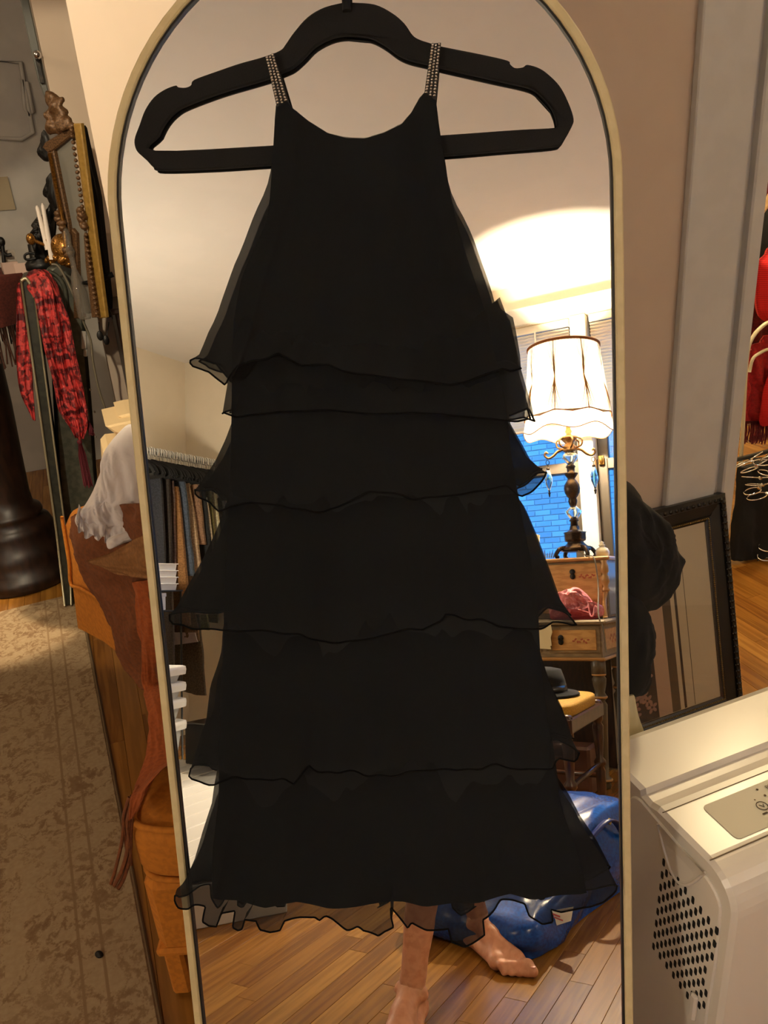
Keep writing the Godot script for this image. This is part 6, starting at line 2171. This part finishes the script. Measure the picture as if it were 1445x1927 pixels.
		m = MB.new()
		rows = []
		for q in [[-0.014, 1.0], [0.008, 1.01], [0.022, 1.0], [0.026, 0.96]]:
			var row := []
			for j in 40:
				var a := TAU * j / 40.0
				var cx := signf(cos(a)) * pow(absf(cos(a)), 0.3)
				var cz := signf(sin(a)) * pow(absf(sin(a)), 0.3)
				row.append(Vector3(cx * 0.158 * q[1], h + q[0], cz * 0.288 * q[1]))
			rows.append(row)
		m.grid(rows, true, true)
		m.fan(rows[3], false, true)
		obj("lid", m, M.bin_white, root)
		if k < 3 and k > 0:
			m = MB.new()
			m.ball(Vector3(0.03, 0.035, 0.15), Vector3(0.07, 0.03, 0.07))
			m.ball(Vector3(0.0, 0.035, 0.0), Vector3(0.08, 0.03, 0.1))
			obj("contents", m, M.cl_pattern, root)
	root = thing("black_case", "black box on the slatted platform beside the stacked bins", "box", Vector3(-1.86, 0.142, 1.53))
	m = MB.new()
	m.box(Vector3(0, 0.10, 0), Vector3(0.44, 0.20, 0.32), Basis.from_euler(Vector3(0, 0.1, 0)), 0.006)
	obj("body", m, M.black_gloss, root)
	m = MB.new()
	m.ball(Vector3(-0.05, 0.05, -0.165), Vector3(0.016, 0.016, 0.008))
	obj("knob", m, M.black_iron, root)

func build_stool() -> void:
	var m: MB
	var root := thing("wooden_stool", "dark wooden stool with a yellow velvet cushion in front of the desk", "stool", Vector3(-0.40, 0, 1.69))
	m = MB.new()
	m.box(Vector3(0, 0.40, 0), Vector3(0.46, 0.06, 0.50), Basis.IDENTITY, 0.006)
	obj("seat_rail", m, M.stool_wood, root)
	m = MB.new()
	cushion(m, Vector3(0, 0.45, 0), Vector3(0.44, 0.06, 0.48), 0.02)
	obj("cushion", m, M.yellow_velvet, root)
	for sx in [-1, 1]:
		for sz in [-1, 1]:
			m = MB.new()
			m.lathe([0, 0, 16, 0, 20, 12, 16, 30, 20, 60, 22, 140, 15, 156, 26, 170, 26, 182, 15, 196, 20, 260, 24, 330, 16, 345, 24, 356, 24, 432, 18, 440, 0, 444], Transform3D(Basis.IDENTITY, Vector3(sx * 0.205, 0, sz * 0.225)), 14)
			obj("leg", m, M.stool_wood, root)
	for s in [-1, 1]:
		m = MB.new()
		m.tube([Vector3(s * 0.205, 0.17, -0.225), Vector3(s * 0.205, 0.17, 0.225)], 0.011, 8)
		obj("stretcher", m, M.stool_wood, root)
		m = MB.new()
		m.tube([Vector3(-0.205, 0.12, s * 0.225), Vector3(0.205, 0.12, s * 0.225)], 0.011, 8)
		obj("stretcher", m, M.stool_wood, root)
	root = thing("black_hat", "black brimmed hat lying on the yellow cushion of the stool", "hat", Vector3(-0.37, 0.483, 1.72))
	m = MB.new()
	m.lathe([0, 2, 150, 0, 156, 4, 150, 10, 105, 14, 98, 60, 84, 104, 50, 112, 0, 108], Transform3D.IDENTITY, 30)
	obj("hat_body", m, M.black_fleece, root)
	m = MB.new()
	m.lathe([105, 16, 107, 18, 103, 42, 101, 42], Transform3D.IDENTITY, 30)
	obj("hat_band", m, M.black_gloss, root)
	root = thing("leather_case", "brown leather case standing under the desk behind the stool", "case", Vector3(-0.46, 0, 2.06))
	m = MB.new()
	m.box(Vector3(0, 0.11, 0), Vector3(0.40, 0.215, 0.14), Basis.IDENTITY, 0.012)
	obj("body", m, M.leather, root)
	m = MB.new()
	m.ball(Vector3(0.06, 0.20, -0.05), Vector3(0.09, 0.035, 0.04), Basis.IDENTITY, 16, 8)
	obj("rolled_flap", m, M.stool_wood, root)

func build_bag() -> void:
	var m := MB.new()
	var root := thing("blue_shopping_bag", "large glossy blue woven plastic bag slumped on the floor behind the bare feet", "bag", Vector3(-0.1, 0, 0.8))
	var nz := FastNoiseLite.new()
	nz.seed = 33
	nz.frequency = 4.5
	nz.fractal_octaves = 3
	# corner outline on the floor and heights of the sagging top
	var foot := smooth3([Vector3(0.0, 0, 0.415), Vector3(0.045, 0, 0.70), Vector3(0.10, 0, 1.06), Vector3(-0.08, 0, 1.10), Vector3(-0.28, 0, 1.08), Vector3(-0.31, 0, 0.75), Vector3(-0.33, 0, 0.46), Vector3(-0.16, 0, 0.43)], 8, true)
	var rows := []
	for i in 13:
		var t := i / 12.0
		var row := []
		for p in foot:
			var q: Vector3 = p - Vector3(-0.11, 0, 0.76)
			var hgt := 0.10 + 0.15 * smoothstep(0.45, 0.95, p.z) + 0.02 * smoothstep(0.0, -0.3, p.x)
			var out := 1.0 + 0.10 * sin(PI * minf(t * 1.3, 1.0))
			if t > 0.7: out -= (t - 0.7) * 0.9
			var y := hgt * minf(1.0, t / 0.75) + (0.03 * (t - 0.75) if t > 0.75 else 0.0)
			var w := Vector3(-0.11, 0, 0.76) + q * out + Vector3(0, y, 0)
			if i > 0: w += Vector3(nz.get_noise_3dv(w), 0.5 * nz.get_noise_3dv(w + Vector3(7, 0, 0)), nz.get_noise_3dv(w + Vector3(0, 9, 0))) * 0.035
			w.y = maxf(w.y, 0.003)
			row.append(w - root.position)
		rows.append(row)
	m.grid(rows, true, true)
	m.fan(rows[12], true)
	m.fan(rows[0])
	var body := obj("bag_body", m, M.blue_plastic, root)
	m = MB.new()
	m.tube(loc(smooth3([Vector3(0.06, 0.20, 0.78), Vector3(0.10, 0.24, 0.84), Vector3(0.115, 0.20, 0.92), Vector3(0.13, 0.10, 0.98), Vector3(0.13, 0.05, 1.0)], 6), root), 0.014, 6, false, 0.25)
	obj("carrying_strap", m, M.blue_strap, root)
	m = MB.new()
	for q in [Vector3(0.102, 0.235, 0.85), Vector3(0.118, 0.19, 0.93), Vector3(0.128, 0.15, 0.955), Vector3(0.134, 0.11, 0.985)]:
		m.box(q - root.position, Vector3(0.006, 0.016, 0.014), Basis.from_euler(Vector3(0.5, 0.3, 0)), 0.001)
	var sl := obj("yellow_print", m, M.bag_yellow, body)
	sl.set_meta("kind", "stuff")
	m = MB.new()
	for q in p3([-31,19,425,-16,17,425,0,14,425]): m.box(q - root.position, Vector3(0.010, 0.022, 0.004), Basis.IDENTITY, 0.001)
	sl = obj("yellow_print", m, M.bag_yellow, body)
	sl.set_meta("kind", "stuff")
	# price tag
	root = thing("white_tag", "white paper tag with red print on the blue bag below the dress hem", "tag", q3([34,66,500]))
	m = MB.new()
	solid(m, loc(p3([-16,29,500,-1,78,500,28,93,500,84,111,500,75,75,500,26,53,500]), root), Vector3.LEFT, 0.0015)
	obj("card", m, M.white_paper, root)
	m = MB.new()
	m.box(q3([37,84,498]) - root.position, Vector3(0.022, 0.004, 0.001), Basis.from_euler(Vector3(0, 0, -0.2)))
	m.box(q3([42,76,498]) - root.position, Vector3(0.026, 0.003, 0.001), Basis.from_euler(Vector3(0, 0, -0.2)))
	var pr := obj("red_print", m, M.tag_red, root)
	pr.set_meta("kind", "stuff")

func smin(a: float, b: float, k: float) -> float:
	var h := maxf(k - absf(a - b), 0.0) / k
	return minf(a, b) - h * h * k * 0.25

func nets(m: MB, caps: Array, cell: float, k: float) -> void:
	# one continuous skin over tapered capsules [a, b, ra, rb]
	var lo := Vector3(1e9, 1e9, 1e9)
	var hi := -lo
	for c in caps:
		for e in 2:
			var r: float = c[2 + e] + k + cell * 2
			lo = lo.min(c[e] - Vector3.ONE * r)
			hi = hi.max(c[e] + Vector3.ONE * r)
	var n := Vector3i(((hi - lo) / cell).ceil()) + Vector3i.ONE
	var nx := n.x
	var nxy := n.x * n.y
	var f := PackedFloat32Array()
	f.resize(n.x * n.y * n.z)
	f.fill(9.0)
	for c in caps:
		var a: Vector3 = c[0]
		var b: Vector3 = c[1]
		var ra: float = c[2]
		var rb: float = c[3]
		var pad := maxf(ra, rb) + k + cell * 1.5
		var ab := b - a
		var l2 := maxf(ab.length_squared(), 1e-9)
		var i0 := Vector3i(((a.min(b) - Vector3.ONE * pad - lo) / cell).floor()).clamp(Vector3i.ZERO, n - Vector3i.ONE)
		var i1 := Vector3i(((a.max(b) + Vector3.ONE * pad - lo) / cell).ceil()).clamp(Vector3i.ZERO, n - Vector3i.ONE)
		for z in range(i0.z, i1.z + 1):
			for y in range(i0.y, i1.y + 1):
				var at := z * nxy + y * nx
				for x in range(i0.x, i1.x + 1):
					var p := lo + Vector3(x, y, z) * cell - a
					var t := clampf(p.dot(ab) / l2, 0.0, 1.0)
					var d := (p - ab * t).length() - (ra + (rb - ra) * t)
					if d < pad:
						f[at + x] = smin(f[at + x], d, k)
	var vert := {}
	var pts := []
	var offs := []
	for q in 8: offs.append((q & 1) + ((q >> 1) & 1) * nx + (q >> 2) * nxy)
	for z in n.z - 1:
		for y in n.y - 1:
			for x in n.x - 1:
				var at := z * nxy + y * nx + x
				var v0 := f[at]
				if v0 > cell * 3.0: continue
				var mask := 0
				var val := []
				for q in 8:
					var fv := f[at + offs[q]]
					val.append(fv)
					if fv < 0.0: mask |= 1 << q
				if mask == 0 or mask == 255: continue
				var s := Vector3.ZERO
				var cnt := 0
				for q in 8:
					for ax in [1, 2, 4]:
						if q & ax: continue
						var q2: int = q | ax
						if (mask >> q & 1) == (mask >> q2 & 1): continue
						var t: float = val[q] / (val[q] - val[q2])
						var e := Vector3(q & 1, (q >> 1) & 1, q >> 2)
						if ax == 1: e.x += t
						elif ax == 2: e.y += t
						else: e.z += t
						s += e
						cnt += 1
				vert[at] = pts.size()
				pts.append(lo + (Vector3(x, y, z) + s / cnt) * cell)
	m.sg(true)
	var step := [1, nx, nxy]
	for at in vert:
		for ax in 3:
			var st: int = step[ax]
			var inside := f[at] < 0.0
			if inside == (f[at + st] < 0.0): continue
			var u: int = step[(ax + 1) % 3]
			var w: int = step[(ax + 2) % 3]
			if not (vert.has(at - u) and vert.has(at - w) and vert.has(at - u - w)): continue
			var a: Vector3 = pts[vert[at]]
			var b: Vector3 = pts[vert[at - u]]
			var c: Vector3 = pts[vert[at - u - w]]
			var d: Vector3 = pts[vert[at - w]]
			if inside: m.quad(a, d, c, b)
			else: m.quad(a, b, c, d)

func foot_caps(ankle: Vector3, dir: Vector3, big: float) -> Array:
	# big: +1 when the big toe lies to the right of dir, seen from above
	var r := dir.cross(Vector3.UP) * big
	var heel := ankle - dir * 0.035 + Vector3(0, 0.027 - ankle.y, 0)
	var ball_in := ankle + dir * 0.125 + r * 0.022 + Vector3(0, 0.022 - ankle.y, 0)
	var ball_out := ankle + dir * 0.105 - r * 0.022 + Vector3(0, 0.019 - ankle.y, 0)
	var mid := ankle + dir * 0.05 + r * 0.008 + Vector3(0, 0.050 - ankle.y, 0)
	var caps := [
		[ankle, heel, 0.026, 0.025], [ankle, mid, 0.027, 0.025], [mid, ball_in, 0.026, 0.020], [mid, ball_out, 0.024, 0.017],
		[heel, ball_out, 0.024, 0.016], [heel, ball_in, 0.022, 0.018], [ball_in, ball_out, 0.020, 0.016],
		[ankle + r * 0.028 + Vector3(0, -0.004, 0), ankle + r * 0.026, 0.011, 0.011], [ankle - r * 0.027 + Vector3(0, -0.012, 0), ankle - r * 0.025 - Vector3(0, 0.006, 0), 0.010, 0.010]]
	var lens := [0.066, 0.062, 0.055, 0.048, 0.040]
	var rad := [0.0125, 0.0088, 0.0083, 0.0079, 0.0075]
	for i in 5:
		var t := i / 4.0
		var base := ball_in.lerp(ball_out, t) + r * (0.006 - 0.012 * t) + dir * 0.006
		base.y = 0.017
		var kn: Vector3 = base + dir * lens[i] * 0.55 + Vector3(0, 0.006, 0)
		var tip: Vector3 = base + dir * lens[i] * 0.85
		tip.y = rad[i] + 0.002
		caps.append([base, kn, rad[i] * 1.05, rad[i] * 0.95])
		caps.append([kn, tip, rad[i] * 0.95, rad[i]])
	return caps

func toe_nails(m: MB, ankle: Vector3, dir: Vector3, big: float) -> void:
	var r := dir.cross(Vector3.UP) * big
	var ball_in := ankle + dir * 0.125 + r * 0.022
	var ball_out := ankle + dir * 0.105 - r * 0.022
	var lens := [0.066, 0.062, 0.055, 0.048, 0.040]
	var rad := [0.0125, 0.0088, 0.0083, 0.0079, 0.0075]
	for i in 5:
		var t := i / 4.0
		var p: Vector3 = ball_in.lerp(ball_out, t) + r * (0.006 - 0.012 * t) + dir * (0.006 + lens[i] * 0.86)
		p.y = 2.0 * rad[i] + 0.001
		m.ball(p, Vector3(rad[i] * 0.6, 0.0014, rad[i] * 0.62), Basis(dir.cross(Vector3.UP), Vector3.UP, -dir), 8, 5)

func build_person() -> void:
	var root := thing("person", "barefoot person standing before the mirror with only lower legs and feet showing under the dress", "person", Vector3(-0.14, 0, 0.2))
	var o := root.position
	var anR := Vector3(-0.132, 0.082, 0.005)
	var anL := Vector3(-0.142, 0.082, 0.405)
	var dR := Vector3(0.22, 0, -0.975).normalized()
	var dL := Vector3(0.83, 0, -0.55).normalized()
	var knR := Vector3(-0.085, 0.46, 0.045)
	var knL := Vector3(-0.21, 0.46, 0.345)
	var hpR := Vector3(-0.09, 0.86, 0.21)
	var hpL := Vector3(-0.25, 0.86, 0.25)
	var pel := Vector3(-0.17, 0.92, 0.235)
	var chest := Vector3(-0.17, 1.22, 0.25)
	var nk := Vector3(-0.165, 1.43, 0.26)
	var head := Vector3(-0.155, 1.57, 0.235)
	var shR := Vector3(-0.03, 1.36, 0.235)
	var shL := Vector3(-0.31, 1.36, 0.28)
	var elR := Vector3(0.02, 1.14, 0.20)
	var wrR := Vector3(0.03, 1.285, 0.05)
	var elL := Vector3(-0.36, 1.12, 0.26)
	var wrL := Vector3(-0.33, 0.91, 0.17)
	var m := MB.new()
	var leg_caps := func(hp: Vector3, kn: Vector3, an: Vector3, back: Vector3) -> Array:
		var calf := kn.lerp(an, 0.30) + back * 0.018
		return [[hp, kn, 0.082, 0.050], [kn, calf, 0.044, 0.044], [calf, kn.lerp(an, 0.66) + back * 0.005, 0.042, 0.026], [kn.lerp(an, 0.66) + back * 0.005, an, 0.025, 0.024], [kn, an, 0.038, 0.022]]
	var caps := []
	caps += leg_caps.call(hpR, knR, anR, Vector3(0, 0, 1))
	caps += leg_caps.call(hpL, knL, anL, Vector3(-0.6, 0, 0.8))
	caps += [[hpL, hpR, 0.095, 0.095], [pel, chest, 0.115, 0.12], [pel + Vector3(-0.05, 0, 0), chest + Vector3(-0.05, 0.02, 0), 0.09, 0.10], [pel + Vector3(0.05, 0, 0), chest + Vector3(0.05, 0.02, 0), 0.09, 0.10], [shL, shR, 0.062, 0.062], [chest, nk, 0.10, 0.055], [nk, head, 0.05, 0.052],
		[shR, elR, 0.046, 0.035], [elR, wrR, 0.034, 0.024], [shL, elL, 0.046, 0.035], [elL, wrL, 0.034, 0.024]]
	nets(m, rel(caps, o), 0.013, 0.022)
	# hands
	var hc := []
	var palm := wrR + Vector3(0.004, 0.03, -0.028)
	hc += [[wrR, palm, 0.024, 0.026], [palm, palm + Vector3(0.0, 0.03, -0.006), 0.026, 0.022]]
	for i in 4:
		var b0 := palm + Vector3(0.022, -0.012 + i * 0.019, -0.005)
		var b1 := b0 + Vector3(0.014, 0.006, -0.022)
		var b2 := b1 + Vector3(-0.010, 0.004, -0.018 + 0.002 * i)
		hc += [[palm, b0, 0.016, 0.0095], [b0, b1, 0.009, 0.0085], [b1, b2, 0.0085, 0.0075]]
	var th0 := palm + Vector3(-0.022, 0.012, -0.006)
	hc += [[palm + Vector3(-0.008, -0.01, 0), th0, 0.016, 0.011], [th0, th0 + Vector3(-0.012, 0.026, -0.006), 0.0105, 0.0095], [th0 + Vector3(-0.012, 0.026, -0.006), th0 + Vector3(-0.006, 0.046, -0.010), 0.0095, 0.008]]
	nets(m, rel(hc, o), 0.0045, 0.008)
	hc = []
	palm = wrL + Vector3(0.01, -0.05, -0.012)
	hc += [[wrL, palm, 0.023, 0.024], [palm + Vector3(-0.012, 0, 0.012), palm + Vector3(0.014, 0, -0.014), 0.016, 0.016]]
	for i in 4:
		var b0 := palm + Vector3(-0.016 + i * 0.012, -0.034, 0.018 - i * 0.013)
		var ln: float = [0.85, 0.97, 1.0, 0.92][i]
		var b1 := b0 + Vector3(0.006, -0.030, -0.006) * ln
		var b2 := b1 + Vector3(0.012, -0.024, -0.008) * ln
		hc += [[palm, b0, 0.014, 0.0095], [b0, b1, 0.009, 0.0085], [b1, b2, 0.0085, 0.0075]]
	var tl := palm + Vector3(0.026, -0.006, -0.026)
	hc += [[palm + Vector3(0.006, 0.012, -0.006), tl, 0.014, 0.0105], [tl, tl + Vector3(0.008, -0.028, -0.006), 0.0105, 0.009], [tl + Vector3(0.008, -0.028, -0.006), tl + Vector3(0.006, -0.048, -0.004), 0.009, 0.008]]
	nets(m, rel(hc, o), 0.0045, 0.008)
	# feet
	nets(m, rel(foot_caps(anR, dR, -1.0), o), 0.004, 0.010)
	nets(m, rel(foot_caps(anL, dL, 1.0), o), 0.004, 0.010)
	# head with face
	var fw := Vector3(-0.05, -0.12, -1.0).normalized()
	var up := (Vector3.UP - fw * fw.y).normalized()
	var rt := fw.cross(up)
	var hd := head + Vector3(0, 0.02, 0)
	var fc := [[hd + up * 0.025 - fw * 0.012, hd + up * 0.02 + fw * 0.006, 0.082, 0.076], [hd, hd - up * 0.075 + fw * 0.035, 0.066, 0.040], [hd - up * 0.09 + fw * 0.05, hd - up * 0.098 + fw * 0.056, 0.022, 0.018],
		[hd + fw * 0.082 + up * 0.002, hd + fw * 0.098 - up * 0.032, 0.009, 0.013], [hd + fw * 0.085 - up * 0.058 - rt * 0.016, hd + fw * 0.085 - up * 0.058 + rt * 0.016, 0.008, 0.008], [hd + fw * 0.083 - up * 0.068 - rt * 0.012, hd + fw * 0.083 - up * 0.068 + rt * 0.012, 0.008, 0.008],
		[hd + rt * 0.078 - fw * 0.01 + up * 0.012, hd + rt * 0.078 - fw * 0.006 - up * 0.028, 0.013, 0.009], [hd - rt * 0.078 - fw * 0.01 + up * 0.012, hd - rt * 0.078 - fw * 0.006 - up * 0.028, 0.013, 0.009]]
	nets(m, rel(fc, o), 0.0055, 0.012)
	obj("body", m, M.skin, root)
	m = MB.new()
	for s in [-1, 1]: m.ball(hd + fw * 0.076 + up * 0.004 + rt * 0.031 * s - o, Vector3(0.013, 0.009, 0.009))
	obj("eyes", m, M.eye_white, root)
	m = MB.new()
	for s in [-1, 1]: m.ball(hd + fw * 0.084 + up * 0.004 + rt * 0.031 * s - o, Vector3(0.005, 0.005, 0.003))
	obj("irises", m, M.dark_wood, root)
	m = MB.new()
	nets(m, rel([[hd + up * 0.045 - fw * 0.025, hd + up * 0.03 - fw * 0.03, 0.092, 0.088], [hd - fw * 0.05, hd - up * 0.13 - fw * 0.045, 0.070, 0.05], [hd + rt * 0.062 - fw * 0.03, hd + rt * 0.06 - up * 0.16 - fw * 0.02, 0.03, 0.028], [hd - rt * 0.062 - fw * 0.03, hd - rt * 0.06 - up * 0.16 - fw * 0.02, 0.03, 0.028]], o), 0.008, 0.02)
	obj("hair", m, M.hair, root)
	m = MB.new()
	nets(m, rel([[pel + Vector3(0, -0.02, 0), chest, 0.128, 0.133], [pel + Vector3(-0.05, -0.02, 0), chest + Vector3(-0.05, 0.02, 0), 0.103, 0.112], [pel + Vector3(0.05, -0.02, 0), chest + Vector3(0.05, 0.02, 0), 0.103, 0.112], [shL, shR, 0.072, 0.072], [chest, nk - Vector3(0, 0.045, 0), 0.11, 0.062], [shR, shR.lerp(elR, 0.5), 0.060, 0.056], [shL, shL.lerp(elL, 0.5), 0.060, 0.056]], o), 0.013, 0.024)
	obj("dark_top", m, M.black_cloth, root)
	m = MB.new()
	nets(m, rel([[hpL, hpR, 0.108, 0.108], [pel, hpL.lerp(hpR, 0.5), 0.12, 0.11], [hpR, hpR.lerp(knR, 0.5), 0.098, 0.082], [hpL, hpL.lerp(knL, 0.5), 0.098, 0.082]], o), 0.013, 0.024)
	obj("shorts", m, M.cl_navy, root)
	m = MB.new()
	var nails := MB.new()
	toe_nails(nails, anR - o, dR, -1.0)
	toe_nails(nails, anL - o, dL, 1.0)
	obj("toenails", nails, M.nail, root)
	# phone
	var cb := Basis(Vector3(0.927345, -0.07234, 0.367148), Vector3(0.20748, 0.915914, -0.34359), Vector3(-0.31142, 0.394802, 0.864378))
	var ph := thing("phone", "dark mobile phone held up in front of the mirror by the person", "phone", Vector3(0, 1.385, 0) + cb * Vector3(-0.022, -0.055, 0.009))
	ph.basis = cb
	m = MB.new()
	m.box(Vector3.ZERO, Vector3(0.072, 0.148, 0.008), Basis.IDENTITY, 0.003)
	obj("phone_body", m, M.black_gloss, ph)
	m = MB.new()
	m.box(Vector3(0, 0, 0.0042), Vector3(0.066, 0.142, 0.0008), Basis.IDENTITY)
	obj("glass_front", m, M.black_frame, ph)

func rel(caps: Array, o: Vector3) -> Array:
	var r := []
	for c in caps: r.append([c[0] - o, c[1] - o, c[2], c[3]])
	return r
